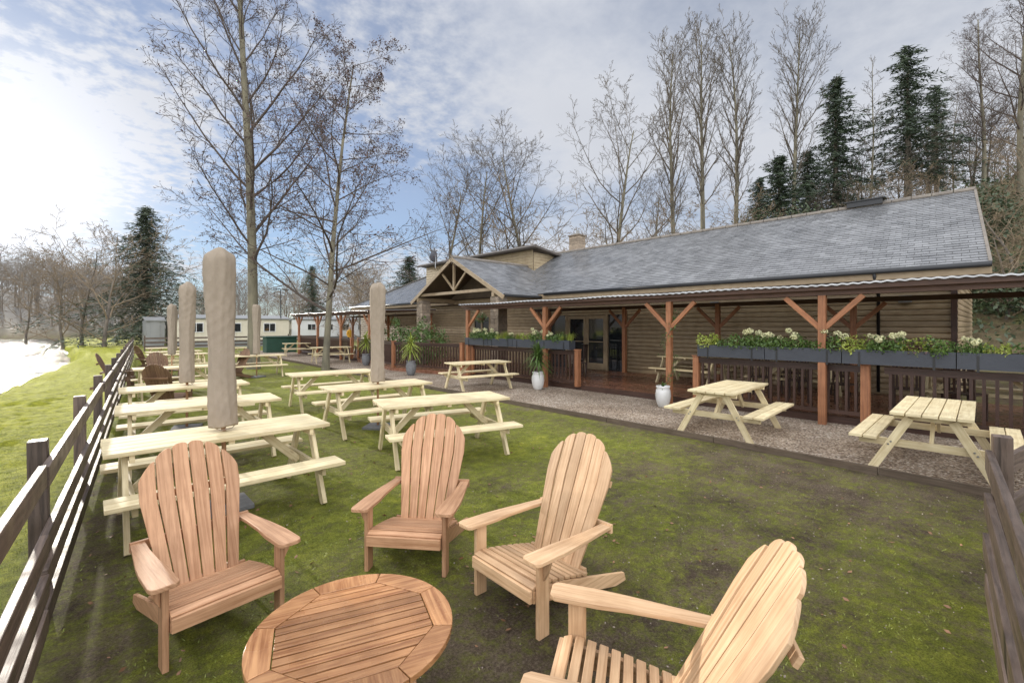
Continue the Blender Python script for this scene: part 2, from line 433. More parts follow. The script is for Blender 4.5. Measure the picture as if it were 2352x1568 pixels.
for a_,b_ in zip(range(-3,35,2),range(-1,37,2)):
    mb=MB(); mb.beam((edgex(a_)-.02,a_+.005,.03),(edgex(b_)-.02,b_-.005,.03),.045,.12)
    part('board',mb,'edging',ed)

n=240000
px=nr.uniform(-3.0,6.9,n); py=nr.uniform(0.2,12,n)
keep=(moss(px,py)+1.0*(nr.rand(n)-.5)+1.0*(fbm(px*8,py*8,7)-.5)>.62)
px=px[keep];py=py[keep]; n=len(px)
pz=height(px,py)-.003
hgt=nr.uniform(.005,.018,n); ang=nr.uniform(0,6.28,n); wd=nr.uniform(.002,.004,n)
lx=nr.normal(0,.014,n);ly=nr.normal(0,.014,n)
v0=np.stack([px-np.cos(ang)*wd,py-np.sin(ang)*wd,pz],1)
v1=np.stack([px+np.cos(ang)*wd,py+np.sin(ang)*wd,pz],1)
v2=np.stack([px+lx,py+ly,pz+hgt],1)
V=np.concatenate([v0,v1,v2]); F=np.stack([np.arange(n),np.arange(n)+n,np.arange(n)+2*n],1)
o=put(bpy.data.objects.new('grass',fast('grass',V,F,'blade'))); o['kind']='stuff'; o['label']='short mossy grass growing in patches over mud'; o['category']='grass'
def leafcloud(P,size,flat=0,asp=.6,rs=nr):
    n=len(P); a=rs.normal(0,1,(n,3)); 
    if flat: a[:,2]*=(1-flat)
    a/=np.linalg.norm(a,axis=1)[:,None]+1e-9
    b=rs.normal(0,1,(n,3)); 
    if flat: b[:,2]*=(1-flat)
    b-=a*(a*b).sum(1)[:,None]; b/=np.linalg.norm(b,axis=1)[:,None]+1e-9
    s=(size*rs.uniform(.6,1.3,n))[:,None]
    V=np.concatenate([P-a*s,P-b*s*asp*.8,P+a*s,P+b*s*asp])
    F=np.stack([np.arange(n)+k*n for k in range(4)],1)
    return V,F
n=600
px=nr.uniform(-.2,6.8,n);py=nr.uniform(.2,9,n)
V,F=leafcloud(np.stack([px,py,height(px,py)+.010],1),.019,.75)
o=put(bpy.data.objects.new('fallen_leaves',fast('fallen_leaves',V,F,'deadleaf'))); o['kind']='stuff';o['label']='scattered brown fallen leaves on mud and moss';o['category']='leaves'
n=15000
py=nr.uniform(-.5,9,n);px=np.array([edgex(q) for q in py])+nr.uniform(0.03,2.9,n)
spill=nr.rand(n)<.22; px[spill]=nr.uniform(1.2,6.9,spill.sum())
V,F=leafcloud(np.stack([px,py,np.where(px>6.95,.020,height(px,py)+.002)],1),.007,.4,.8)
M['pebble']=plain('pebble',(.40,.34,.27),(.2,.155,.11),40,.7,0)
o=put(bpy.data.objects.new('loose_stones',fast('loose_stones',V,F,'pebble'))); o['kind']='stuff';o['label']='loose pale gravel stones';o['category']='stones'

# ------------------------------------------------------------ adirondack chair
def adirondack(mat,label,loc,rz,group,rec=23):
    T=thing('adirondack_chair',label,'garden chair',loc,rz,group)
    mb=MB(); NS=6; th=R(rec)
    base=Vector((0,.47,.16)); 
    def wl(l): return .20+.088*min(1,l/.62)-.012*max(0,(l-.62)/.28)
    for i in range(NS):
        c=((i+.5)/NS)*2-1
        g=.016
        f0=i/NS+g/2;f1=(i+1)/NS-g/2
        def pt(f,l): return ((2*f-1)*wl(l),l)
        def top(f): 
            cc=2*f-1
            return .92-.20*abs(cc)**2.6
        poly=[pt(f0,0),pt(f1,0),pt(f1,.3),pt(f1,.6)]
        for k in range(9):
            q=k/8; f=f1+(f0-f1)*q; poly.append(pt(f,top(f)-.014*(abs(2*q-1)**4.0)))
        poly+=[pt(f0,.6),pt(f0,.3)]
        Mx=Matrix.Translation(base+Vector((0,-.035*c*c,0)))@Matrix.Rotation(R(90)-th,4,'X')@Matrix.Rotation(c*R(6),4,'Y')
        mb.prism(poly,.018,Mx)
    part('backrest',mb,mat,T,bevel=.003)
    for (c_,s_,r_) in(((0,.675,.45),(.66,.024,.06),None),((0,.50,.185),(.50,.024,.07),None),((0,.735+.54*(math.tan(th)-.384)+.02,.70),(.50,.02,.045),(-th,0,0))):
        mb=MB(); mb.box(c_,s_,r_); part('back_rail',mb,mat,T,bevel=.003)
    mb=MB(); y=-.005
    for k in range(9):
        zz=.30-.012*(k==0)-.105*((y+.02)/.5)**1.3 if y>0 else .288
        sl=-.15-.12*(y/.5)
        if k==0: sl=.35
        mb.box((0,y+.02,zz),(.55,.043,.02),(sl,0,0)); y+=.0565
    mb.box((0,-.018,.245),(.55,.022,.075))
    part('seat',mb,mat,T,bevel=.004)
    sp=[(0,.20),(0,.272),(.25,.245),(.5,.172),(.9,.06),(.92,.0),(.80,.0),(.45,.09)]
    for sx in(-1,1):
        mb=MB(); Mx=Matrix(((0,0,1,sx*.262),(1,0,0,0),(0,1,0,0),(0,0,0,1)))
        mb.prism(sp,.024,Mx,long=0); part('rear_leg',mb,mat,T,bevel=.003)
        mb=MB(); mb.box((sx*.292,.055,.232),(.03,.085,.464)); part('front_leg',mb,mat,T,bevel=.003)
        mb=MB(); Mx=Matrix(((1,0,0,0),(0,0,1,.055),(0,1,0,0),(0,0,0,1)))
        mb.prism([(sx*.309,.462),(sx*.365,.462),(sx*.345,.40),(sx*.309,.33)],.022,Mx); part('arm_bracket',mb,mat,T,bevel=.002)
        i0,o0=.245,.378
        poly=[(i0+.02,-.075),(o0-.03,-.078),(o0-.008,-.065),(o0,-.035),(o0,.16),(o0-.01,.3),(.345,.5),(.325,.69),(.255,.69),(.262,.5),(.258,.3),(i0,.16),(i0,-.05)]
        poly=[(sx*p[0],p[1]) for p in poly]
        if sx<0: poly=poly[::-1]
        mb=MB(); mb.prism(poly,.024,Matrix.Translation((0,0,.477))@Matrix.Rotation(R(-1.5),4,'X'))
        part('arm',mb,mat,T,bevel=.004)
    return T
def face(F):
    return math.atan2(F[0],-F[1])
gname='adirondack chairs round the fire table'
c1=adirondack('teak','warm brown slatted adirondack chair on grass beside picnic bench',(.59,2.97,0),face((.11,-.99)),gname,22)
dup(c1,(1.67,2.93,0),face((-.77,-.64)),label='brown slatted adirondack chair behind the round table')
c2=adirondack('teak_pale','pale teak adirondack chair seen from its side on mud',(1.88,2.10,0),face((-1,.02)),gname,23)
adirondack('teak_pale','pale teak adirondack chair turned towards the lawn',(1.47,1.30,0),face((-.52,.854)),gname,29)
c3=adirondack('old','weathered dark brown adirondack chair near far picnic tables',(1.75,16.6,0),face((.3,-1)),'old adirondack chairs by the fence')
dup(c3,(3.3,17.6,0),face((-.8,-.3))); dup(c3,(1.0,17.6,0),face((1,-.2))); dup(c3,(2.2,24,0),face((.8,.3)));dup(c3,(1.5,12.6,0),face((.6,.8)))

# ------------------------------------------------------------ round table
T=thing('round_table','low round slatted teak table with wet orange stains','coffee table',(.88,1.98,0),R(-19))
r0=.437;mb=MB();zt=.45
octr=.355
def seg(a0,a1,n=6):
    poly=[]
    for k in range(n+1):
        a=a0+(a1-a0)*k/n; poly.append((r0*math.cos(a),r0*math.sin(a)))
    ri=octr
    poly.append((ri*math.cos(a1),ri*math.sin(a1))); poly.append((ri*math.cos(a0),ri*math.sin(a0)))
    return poly
for k in range(8):
    a0=R(22.5+45*k)+.006;a1=R(22.5+45*(k+1))-.006
    mb.prism(seg(a0,a1),.026,Matrix.Translation((0,0,zt-.013)),long=k%2)
part('rim',mb,'teak_wet',T,bevel=.003)
mb=MB(); ap=octr*math.cos(R(22.5))
ns=13; pitch=2*ap/ns
for i in range(ns):
    y0=-ap+pitch*i+.005;y1=y0+pitch-.010
    def hx(y):
        e=octr*math.sin(R(22.5))
        return (ap if abs(y)<=e else ap-(abs(y)-e))-.004
    mb.prism([(-hx(y0),y0),(hx(y0),y0),(hx((y0+y1)/2),(y0+y1)/2),(hx(y1),y1),(-hx(y1),y1),(-hx((y0+y1)/2),(y0+y1)/2)],.02,Matrix.Translation((0,0,zt-.012)),long=0)
part('slatted_top',mb,'teak_wet',T,bevel=.002)
for k in range(2):
    mb=MB(); mb.box((0,0,zt-.05-.002*k),(.66,.05,.045-.004*k),(0,0,R(45+90*k)))
    part('cross_brace',mb,'teak',T)
for k in range(4):
    a=R(45+90*k); mb=MB(); mb.beam((.27*math.cos(a),.27*math.sin(a),zt-.03),(.33*math.cos(a),.33*math.sin(a),0),.05,.05); part('leg',mb,'teak',T,bevel=.003)

# ------------------------------------------------------------ picnic table
def picnic():
    T=thing('picnic_table','pale pine picnic table with attached benches on the lawn','picnic table',(0,0,0),0,'picnic tables in the garden')
    mb=MB()
    for i in range(5): mb.box((rnd.uniform(-.004,.004),-.292+.146*i,.751),(1.8,.135,.036))
    part('table_top',mb,'pine',T,bevel=.004)
    for s in(-1,1):
        mb=MB()
        for j in range(2): mb.box((0,s*(.55+.145*j),.432),(1.8,.134,.036))
        part('bench_seat',mb,'pine',T,bevel=.004)
    bolt=None
    for sx in(-1,1):
        x=sx*.76
        for s in(-1,1):
            mb=MB(); mb.beam((x,s*.19,.70),(x,s*.56,.0),.04,.092); part('leg',mb,'pine',T,bevel=.003)
        xx=x-sx*.042
        mb=MB(); mb.box((xx,0,.372),(.038,1.36,.09)); part('crossbar',mb,'pine',T,bevel=.003)
        mb=MB(); mb.box((xx,0,.70),(.038,.68,.065)); part('crossbar',mb,'pine',T,bevel=.003)
        mb=MB(); mb.beam((x-sx*.07,0,.345),(sx*.30,0,.73),.038,.08); part('brace',mb,'pine',T,bevel=.003)
        for s in(-1,1):
            for (yy,zz) in((.385,.355),(.36,.39)):
                if bolt is None:
                    mb=MB(); mb.tube([(-.006,0,0),(.006,0,0)],[.011,.009],8); bolt=mb.mesh('bolt'); bolt.materials.append(M['metal'])
                o=put(bpy.data.objects.new('bolt',bolt),T); o.location=(x+sx*.024,s*yy,zz)
    mb=MB(); mb.box((0,0,.715),(.05,.66,.035)); part('batten',mb,'pine',T)
    return T
pt=picnic(); pt.location=(.99,5.22,0); pt['label']='pale pine picnic table with closed parasol through it'
for (x,y,a,l) in [(1.15,7.40,-3,None),(1.27,9.66,-2,'pine picnic table with covered parasol beside the wooden fence'),(3.70,5.42,-16,None),(3.76,7.52,-4,'pine picnic table with covered parasol on the open lawn'),(4.02,10.2,-5,None),
    (8.2,10.2,-9,'pale pine picnic table standing on gravel near white pot'),(8.05,3.15,3,'pale pine picnic table standing on gravel by the pergola'),(7.97,.56,1,'pale pine picnic table standing on gravel by the planters'),
    (4.35,17.9,-6,None),(2.45,20.6,0,None),(2.6,22.9,3,None),(1.7,14.2,0,None),(5.2,24.8,-5,None),(9.3,28.6,-12,None),(8.7,22.3,-8,None),(2.9,27,0,None)]:
    o=dup(pt,(x,y,0),R(a),label=l or 'pale pine picnic table with attached benches on the lawn')
for (x,y,a) in [(12.6,6.0,85),(12.3,3.3,88),(12.2,.2,90),(12.4,26,90),(12.3,23,90)]:
    dup(pt,(x,y,.15),R(a),label='pale pine picnic table on decking under the pergola')

# ------------------------------------------------------------ parasols
def ssf(a,b,x):
    t=min(1,max(0,(x-a)/(b-a)));return t*t*(3-2*t)
def parasol(loc,lean,seed,lab):
    T=thing('closed_parasol',lab,'parasol',loc,0,'closed parasols in taupe covers')
    T.rotation_euler=(lean[0],lean[1],seed)
    mb=MB(); mb.tube([(0,0,0),(0,0,1.0)],[.02,.02],10); part('pole',mb,'teak',T,smooth=True)
    mb=MB(); mb.box((0,0,.025),(.42,.42,.05)); part('base_slab',mb,'concrete',T,bevel=.01)
    rs=random.Random(seed*10+1); ph=[rs.random()*6 for _ in range(12)]
    def fn(t,z):
        a=.05*math.sin(2*t+ph[0]+.6*z)+.035*math.sin(3*t+ph[1]-.9*z)
        for j,(k_,am) in enumerate(((4,.045),(7,.035),(11,.022))):
            s_=math.sin(k_*t/2+ph[2+j]+1.3*math.sin(2.3*z+ph[5+j])); a+=am*(1-2*abs(s_)**.9)
        for j,(kz,kt,am) in enumerate(((13,2,.020),(23,-3,.018),(37,4,.010))):
            s_=math.sin(kz*z+kt*t+ph[8+j]+1.2*math.sin(5*z+t)); a+=am*(1-2*abs(s_)**.9)*(.3+.7*math.sin(3.1*z+ph[j])**2)
        return 1+a
    prof=[]
    NP=120
    for k in range(NP+1):
        q=k/NP; z=.82+1.73*q
        r=.120+.018*ssf(.4,.75,q)-.010*math.sin(q*3)
        if q>.88: r*=(max(0.0,1-((q-.88)/.12)**3.2))**.55*.95+.05
        prof.append((r,z))
    prof=[(.10,.84),(.117,.818)]+prof[1:]
    tz=rs.uniform(0,6.28)
    def zf(x,y,z):
        k=ssf(2.2,2.45,z)
        return z+k*(.15*(x*math.cos(tz)+y*math.sin(tz))+.015*math.sin(x*40+ph[3])+.012*math.sin(y*47+ph[4]))+.006*math.sin(3*math.atan2(y,x)+ph[1])*(1-ssf(.82,1.0,z))
    mb=MB(); mb.lathe(prof,72,fn,zf=zf)
    part('fabric_cover',mb,'fabric',T,smooth=True)
    mb=MB(); mb.tube([(-.10,-.06,.83),(-.04,-.08,.79),(.06,-.08,.80),(.10,-.04,.83)],[.005]*4,6); part('drawstring',mb,'fabric',T)
for i,(x,y,ln) in enumerate([(1.0,5.22,(0,R(-1.2))),(1.27,9.66,(R(.5),R(-1))),(2.55,22.7,(0,0)),(3.76,7.5,(0,R(.4))),(4.33,17.7,(0,0)),(2.15,19.6,(0,0))]):
    parasol((x,y,0),ln,i*1.3,'closed parasol in taupe cover standing through picnic table')

# ------------------------------------------------------------ fences
def fence(name,label,org,dirv,s0,s1,posts,ph,rails,side,off,mat='fence',seed=1):
    T=thing(name,label,'fence',(org[0],org[1],0),math.atan2(dirv[1],dirv[0]))
    rs=random.Random(seed)
    for p in posts:
        mb=MB(); mb.box((p,side*off,ph/2-.1+rs.uniform(-.01,.01)),(.09,.09,ph+.2),(rs.uniform(-.012,.012),rs.uniform(-.012,.012),rs.uniform(-.05,.05))); part('post',mb,mat,T,bevel=.006)
    for (zc,h) in rails:
        s=s0
        while s<s1:
            e=min(s1,s+4.6)
            mb=MB(); mb.beam((s+.004,rs.uniform(-.006,.006),zc+rs.uniform(-.012,.012)),(e-.004,rs.uniform(-.006,.006),zc+rs.uniform(-.012,.012)),.036,h); part('rail',mb,mat,T,bevel=.004)
            s=e
    return T
dr=Vector((.0706,.9975))
fo=Vector((-.9975,.0706))*.43
posts=[1.69+2.3*i for i in range(15)]
fence('wooden_fence','dark brown wet post and rail fence along river bank',(fo.x,fo.y),dr,-1,34,posts,1.10,[(.965,.12),(.57,.12),(.37,.12),(.16,.12)],1,.065,seed=3)
d2=Vector((.8-4.2,-.15-.07)); d2n=d2.normalized()
fence('wooden_fence','dark brown rail fence closing the end of the lawn',(4.25,.05),d2n,-.02,3.3,[.0,2.2],1.10,[(.93,.13),(.66,.13),(.40,.13),(.14,.13)],1,.065,seed=5)
fence('wooden_fence','dark brown rail fence across the gravel end',(4.4,.0),Vector((.96,-.20)).normalized(),0.1,6,[2.3,4.6],1.10,[(.85,.13),(.55,.13),(.25,.13)],-1,.065,seed=6)

# ------------------------------------------------------------ building
B=thing('clubhouse_building','long log-clad clubhouse with slate roof and gabled porch','building')
def slates(mb,e0,e1,r0_,r1,course=.175,wid=.26):
    e0,e1,r0_,r1=map(Vector,(e0,e1,r0_,r1))
    nrm=(e1-e0).cross(r0_-e0).normalized()
    if nrm.z<0: nrm=-nrm
    L=((r0_-e0).length+(r1-e1).length)/2
    n=int(L/course)
    for i in range(n+1):
        f0=i/(n+1);f1=(i+1)/(n+1)
        a=e0.lerp(r0_,f0);b=e1.lerp(r1,f0);c=e1.lerp(r1,f1);d=e0.lerp(r0_,f1)
        W=(b-a).length; m=max(1,int(W/wid)); sh=.5*(i%2)
        cuts=[0]+[min(1,max(0,(k+sh+rnd.uniform(-.04,.04))/m)) for k in range(1 if sh==0 else 0,m)]+[1]
        for k in range(len(cuts)-1):
            u0,u1=cuts[k],cuts[k+1]
            if u1-u0<1e-4: continue
            g=.0035/W
            lift=.012+rnd.uniform(0,.007); l2=rnd.uniform(0,.002)
            p0=a.lerp(b,u0+g)+nrm*lift;p1=a.lerp(b,u1-g)+nrm*(lift+l2);p2=d.lerp(c,u1-g)+nrm*.004;p3=d.lerp(c,u0+g)+nrm*.004
            q0=a.lerp(b,u0+g)-nrm*.006;q1=a.lerp(b,u1-g)-nrm*.006
            mb.add([p0,p1,p2,p3,q0,q1],[(0,1,2,3),(4,5,1,0)],[[(0,0),(.3,0),(.3,.2),(0,.2)],[(0,0),(.3,0),(.3,.02),(0,.02)]])
EX,EZ,RX,RZ=13.5,3.1,18.0,5.57
roof=MB()
slates(roof,(EX,.14,EZ),(EX,31,EZ),(RX,.48,RZ),(RX,26.5,RZ))
slates(roof,(EX,31,EZ),(22.5,31,EZ),(RX,26.5,RZ),(RX+.01,26.5,RZ),.3,.4)
slates(roof,(22.5,.14,EZ),(22.5,31,EZ),(RX,.48,RZ),(RX,26.5,RZ),.6,1.2)
def thick(mb,a,b,c,d,t):
    a,b,c,d=map(Vector,(a,b,c,d)); n=(b-a).cross(d-a).normalized()
    if n.z<0:n=-n
    vs=[a,b,c,d]+[v-n*t for v in(a,b,c,d)]
    mb.add(vs,[(0,1,2,3),(7,6,5,4),(0,4,5,1),(1,5,6,2),(2,6,7,3),(3,7,4,0)],[[(0,0),(1,0),(1,1),(0,1)]]*6)
ro=part('roof',roof,'slate',B)
mb=MB()
thick(mb,(EX,.14,EZ-.012),(EX,31,EZ-.012),(RX,26.5,RZ-.012),(RX,.48,RZ-.012),.06)
thick(mb,(22.5,.14,EZ-.012),(22.5,31,EZ-.012),(RX,26.5,RZ-.012),(RX,.48,RZ-.012),.06)
thick(mb,(EX,31,EZ-.012),(22.5,31,EZ-.012),(RX+.01,26.5,RZ-.012),(RX,26.5,RZ-.012),.05)
part('roof_boarding',mb,'soffit',ro)
mb=MB()
yy=.45
while yy<26.5:
    mb.tube([(RX,yy,RZ+.0),(RX,yy+.43,RZ+.0)],[.09,.087],8); yy+=.45
part('ridge_tiles',mb,'ridge',ro)
mb=MB(); mb.beam((EX-.03,.12,EZ+.015),(RX,.46,RZ+.02),.05,.03); part('verge',mb,'ridge',ro)
mb=MB(); mb.beam((EX,31.02,EZ+.03),(RX,26.5,RZ+.05),.16,.04); part('hip_tiles',mb,'ridge',ro)
mb=MB(); mb.box((RX,2.9,RZ+.17),(.42,1.05,.035)); mb.box((RX,2.9,RZ+.08),(.32,.9,.16)); part('roof_vent',mb,'black',ro)
ch=MB()
for i in range(9):
    z=5.1+.14*i
    ch.box((18.35-.14,14.75,z+.065),(.28,.62,.132)); ch.box((18.35+.14,14.75,z+.065),(.27,.60,.13))
ch.box((18.35,14.75,6.39),(.68,.72,.06))
cho=part('chimney',ch,'stone',ro)
mb=MB(); mb.tube([(18.2,14.6,6.40),(18.2,14.6,6.62)],[.10,.085],10); part('chimney_pot',mb,'grey',ro)
mb=MB(); mb.tube([(18.45,14.95,6.40),(18.45,14.95,6.56)],[.10,.085],10); part('chimney_pot',mb,'grey',ro)
for (a_,b_) in((.10,12.5),(19.4,31)):
    mb=MB(); mb.tube([(EX-.06,a_,EZ-.035),(EX-.06,b_,EZ-.035)],[.06,.06],10); part('gutter',mb,'black',B,smooth=True)
mb=MB(); mb.tube([(EX-.06,2.0,EZ-.05),(EX+.05,2.0,EZ-.25),(14.0,2.0,EZ-.45),(14.0,2.0,.2)],[.035]*4,8)
part('downpipe',mb,'black',B,smooth=True)
mb=MB(); mb.box((EX+.02,15.5,EZ-.14),(.03,30.8,.20)); part('fascia',mb,'trim',B)
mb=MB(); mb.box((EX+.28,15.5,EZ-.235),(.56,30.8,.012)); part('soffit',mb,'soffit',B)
def logwall(mb,o,ux,L,z0,z1,bh=.135,bulge=.036):
    u=Vector((ux[0],ux[1],0)); nn=Vector((ux[2],ux[3],0)); o=Vector((o[0],o[1],0))
    z=z0
    prof=[(-.4,0),(.6,.035),(.95,.18),(1,.45),(.92,.78),(.55,.95),(-.4,1)]
    while z<z1-1e-3:
        h=min(bh,z1-z)
        cuts=[0]; x=rnd.uniform(1,4)
        while x<L-.8: cuts.append(x); x+=rnd.uniform(3,4.8)
        cuts.append(L)
        for a_,b_ in zip(cuts[:-1],cuts[1:]):
            vs=[];
            for (p,q) in prof:
                for s_ in(a_+.001,b_-.001):
                    vs.append(o+u*s_+nn*(p*bulge)+Vector((0,0,z+q*h)))
            fs=[];us=[];ou=rnd.random()*10;ov=rnd.random()*10
            for i in range(len(prof)-1):
                fs.append((2*i,2*i+1,2*i+3,2*i+2)); us.append([(ou,ov+prof[i][1]*h),(ou+b_-a_,ov+prof[i][1]*h),(ou+b_-a_,ov+prof[i+1][1]*h),(ou,ov+prof[i+1][1]*h)])
            mb.add(vs,fs,us)
        z+=bh
WX=14.04
zd=.15
mb=MB()
f=(0,1,-1,0)
def wy(y0,y1,z0,z1): logwall(mb,(WX,y0),f,y1-y0,z0,z1)
wy(.64,9.0,zd,2.9); wy(9.0,12.75,2.31,2.9); wy(12.75,15.9,zd,2.9)
wy(15.9,17.75,zd,1.0);wy(15.9,17.75,2.3,2.9);wy(17.75,21.5,zd,2.9)
wy(21.5,23,zd,1.0);wy(21.5,23,2.2,2.9);wy(23,30.5,zd,2.9)
logwall(mb,(22,.66),(-1,0,0,-1),7.94,zd,2.9)
part('wall',mb,'clad',B)
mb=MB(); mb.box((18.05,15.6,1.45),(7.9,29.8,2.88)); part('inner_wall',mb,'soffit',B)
mb=MB(); mb.prism([(EX+.4,3.0),(22.2,3.0),(RX,5.45)],.1,Matrix(((1,0,0,0),(0,0,1,.7),(0,1,0,0),(0,0,0,1)))); part('gable_wall',mb,'clad',B)
mb=MB(); mb.box((WX-.04,.68,1.5),(.10,.10,2.75)); part('corner_trim',mb,'darkwood',B)
mb=MB(); X0=WX-.05
for y in(9.0+.04,9.85,11.77,12.71): mb.box((X0,y,1.22),(.09,.09,2.15))
for (a_,b_) in((9.085,9.805),(9.895,11.725),(11.815,12.665)): mb.box((X0,(a_+b_)/2,2.25),(.085,b_-a_,.09))
part('door_frame',mb,'trim',B)
for y0 in(9.90,10.82):
    D=MB(); y1=y0+.90
    xx=X0+.005
    D.box((xx,y0+.055,1.17),(.05,.11,2.02));D.box((xx,y1-.055,1.17),(.05,.11,2.02))
    D.box((xx,(y0+y1)/2,2.12),(.048,.68,.12));D.box((xx,(y0+y1)/2,.28),(.048,.68,.24));D.box((xx,(y0+y1)/2,1.2),(.048,.68,.03))
    Do=part('door',D,'trim',B)
    mb=MB(); mb.box((xx+.01,(y0+y1)/2,1.2),(.012,.68,1.72)); part('glass_pane',mb,'glass',Do)
    mb=MB(); hy=y1-.06 if y0<10 else y0+.06
    mb.tube([(xx-.03,hy,1.1),(xx-.06,hy,1.1),(xx-.06,hy+(.1 if y0>10 else -.1),1.1)],[.01]*3,6); part('handle',mb,'metal',Do)
for (a_,b_) in((9.09,9.80),(11.82,12.66)):
    mb=MB(); mb.box((X0+.02,(a_+b_)/2,1.18),(.012,b_-a_,2.04)); part('side_light',mb,'glass',B)
def window(y0,y1,z0,z1,nb):
    W=MB(); X1=WX-.04
    W.box((X1,(y0+y1)/2,z0+.04),(.10,y1-y0+.1,.08));W.box((X1,(y0+y1)/2,z1-.04),(.09,y1-y0,.08))
    for k in range(nb+1): W.box((X1,y0+.03+(y1-y0-.06)*k/nb,(z0+z1)/2),(.085,.07,z1-z0-.16))
    w=part('window',W,'trim',B)
    mb=MB(); mb.box((X1+.02,(y0+y1)/2,(z0+z1)/2),(.012,y1-y0-.05,z1-z0-.1)); part('glass_pane',mb,'glass',w)
window(15.9,17.75,1.0,2.3,3); window(21.5,23,1.0,2.2,2)
PF=11.45; PYc,PYr,PYl=16.0,12.75,19.25; PZ,PE=4.72,2.98
po=MB()
slates(po,(PF-.05,PYr,PE),(17.3,PYr,PE),(PF-.05,PYc,PZ),(17.3,PYc,PZ))
slates(po,(PF-.05,PYl,PE),(17.3,PYl,PE),(PF-.05,PYc,PZ),(17.3,PYc,PZ))
pr=part('porch_roof',po,'slate',B)
mb=MB()
thick(mb,(PF,PYr+.01,PE-.012),(17.2,PYr+.01,PE-.012),(17.2,PYc,PZ-.012),(PF,PYc,PZ-.012),.05)
thick(mb,(PF,PYl-.01,PE-.012),(17.2,PYl-.01,PE-.012),(17.2,PYc,PZ-.012),(PF,PYc,PZ-.012),.05)
part('roof_boarding',mb,'soffit',pr)
xx=PF-.05
mb=MB(); mb.beam((xx,PYr-.08,PE-.11),(xx,PYc,PZ-.08),.05,.15); part('bargeboard',mb,'trim',pr)
mb=MB(); mb.beam((xx+.003,PYl+.08,PE-.11),(xx+.003,PYc,PZ-.08),.05,.15)
part('bargeboard',mb,'trim',pr)
mb=MB(); xx=PF+.08
mb.box((xx,16,3.22),(.12,5.2,.12)); mb.box((xx,16,3.9),(.08,.10,1.2))
mb.beam((xx+.01,16,3.32),(xx+.01,15.1,4.10),.06,.08); mb.beam((xx+.01,16,3.32),(xx+.01,16.9,4.10),.06,.08)
part('gable_truss',mb,'trim',pr)
for y in(13.3,18.75):
    mb=MB(); mb.box((12.7,y,3.02),(2.6,.14,.18)); part('wall_plate',mb,'trim',pr)
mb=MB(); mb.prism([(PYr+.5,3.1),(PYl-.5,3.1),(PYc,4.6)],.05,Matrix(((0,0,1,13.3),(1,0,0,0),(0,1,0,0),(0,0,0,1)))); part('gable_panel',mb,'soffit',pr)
mb=MB(); mb.tube([(PF,PYr-.05,PE-.02),(13.5,PYr-.05,PE-.02)],[.055,.055],8); part('gutter',mb,'black',pr)
mb=MB(); mb.tube([(PF-.05,PYc,PZ+.02),(16.5,PYc,PZ+.02)],[.08,.08],8); part('ridge_tiles',mb,'ridge',pr)
for y in(13.25,18.65):
    mb=MB(); z=0
    while z<2.9:
        h=rnd.uniform(.12,.18); o_=.02*rnd.random()
        sp=rnd.uniform(-.08,.08)
        mb.box((PF+.22,y-.125+sp/2,z+h/2),(.46+o_,.23+sp,h-.006)); mb.box((PF+.22,y+.118+sp/2,z+h/2),(.46+o_*.5,.235-sp,h-.006))
        z+=h
    part('stone_pillar',mb,'stone',B,bevel=.008)
mb=MB(); logwall(mb,(16.0,15.6),f,9.6,4.3,5.54,.15,.02)
logwall(mb,(17.8,15.6),(-1,0,0,-1),1.8,4.3,5.4,.15,.02)
part('upper_wall',mb,'cladpale',B)
mb=MB(); mb.box((16.93,20.4,4.85),(1.8,9.5,1.3)); part('upper_wall_core',mb,'soffit',B)
mb=MB(); thick(mb,(15.65,15.2,5.70),(15.65,25.5,5.70),(18.4,25.5,5.30),(18.4,15.2,5.30),.10)
thick(mb,(15.5,15.1,5.60),(15.5,25.6,5.60),(15.7,25.6,5.72),(15.7,15.1,5.72),.08)
part('upper_roof',mb,'lead',B)
mb=MB()
mb.lathe([(.02,0),(.15,.02),(.28,.07),(.36,.12)],20,cap=False); o=part('satellite_dish',mb,'dish',B,smooth=True); o.location=(15.4,23.3,6.0); o.rotation_euler=(R(-80),0,R(20))
mb=MB(); mb.tube([(15.45,23.35,5.3),(15.45,23.35,6.0)],[.025,.025],6); part('dish_mast',mb,'metal',B)
for (y,z) in((1.5,2.42),(5.9,2.45)):
    T=thing('wall_floodlight','small grey floodlight fixed to log wall','wall lamp',(WX-.05,y,z),0,'floodlights on the wall')
    mb=MB(); mb.box((-.06,0,0),(.08,.24,.16),(0,R(-20),0)); part('lamp_housing',mb,'grey',T,bevel=.01)
    mb=MB(); mb.box((-.01,0,.02),(.06,.05,.05)); part('bracket',mb,'black',T)
T=thing('alarm_box','white round alarm box on porch gable','alarm box',(13.24,14.8,3.45))
mb=MB(); mb.lathe([(.16,0),(.17,.03),(.14,.07),(.05,.09)],20); o=part('cover',mb,'white',T,smooth=True); o.rotation_euler=(0,R(-90),0)
mb=MB(); mb.box((.02,0,0),(.03,.2,.2)); part('back_plate',mb,'grey',T)

# ------------------------------------------------------------ deck
DK=thing('wooden_deck','reddish brown timber deck running along the clubhouse','decking')
mb=MB()
x=10.08
while x<14.0:
    y=-4+rnd.uniform(-1,0)
    while y<31:
        e=min(31,y+rnd.uniform(3,4.8)); mb.box((x+.07,(y+e)/2,.135),(.139,e-y-.004,.03)); y=e
    x+=.146
part('deck_boards',mb,'deck',DK)
mb=MB(); mb.box((10.055,13.5,.075),(.03,35,.145)); part('deck_fascia',mb,'darkwood',DK)
PD=thing('porch_deck','raised reddish brown deck in front of the porch','decking')
mb=MB(); mb.prism([(8.9,16.6),(9.75,12.8),(10.04,12.8),(10.04,22.0),(9.9,22)],.14,Matrix.Translation((0,0,.072))); part('platform',mb,'deck',PD)

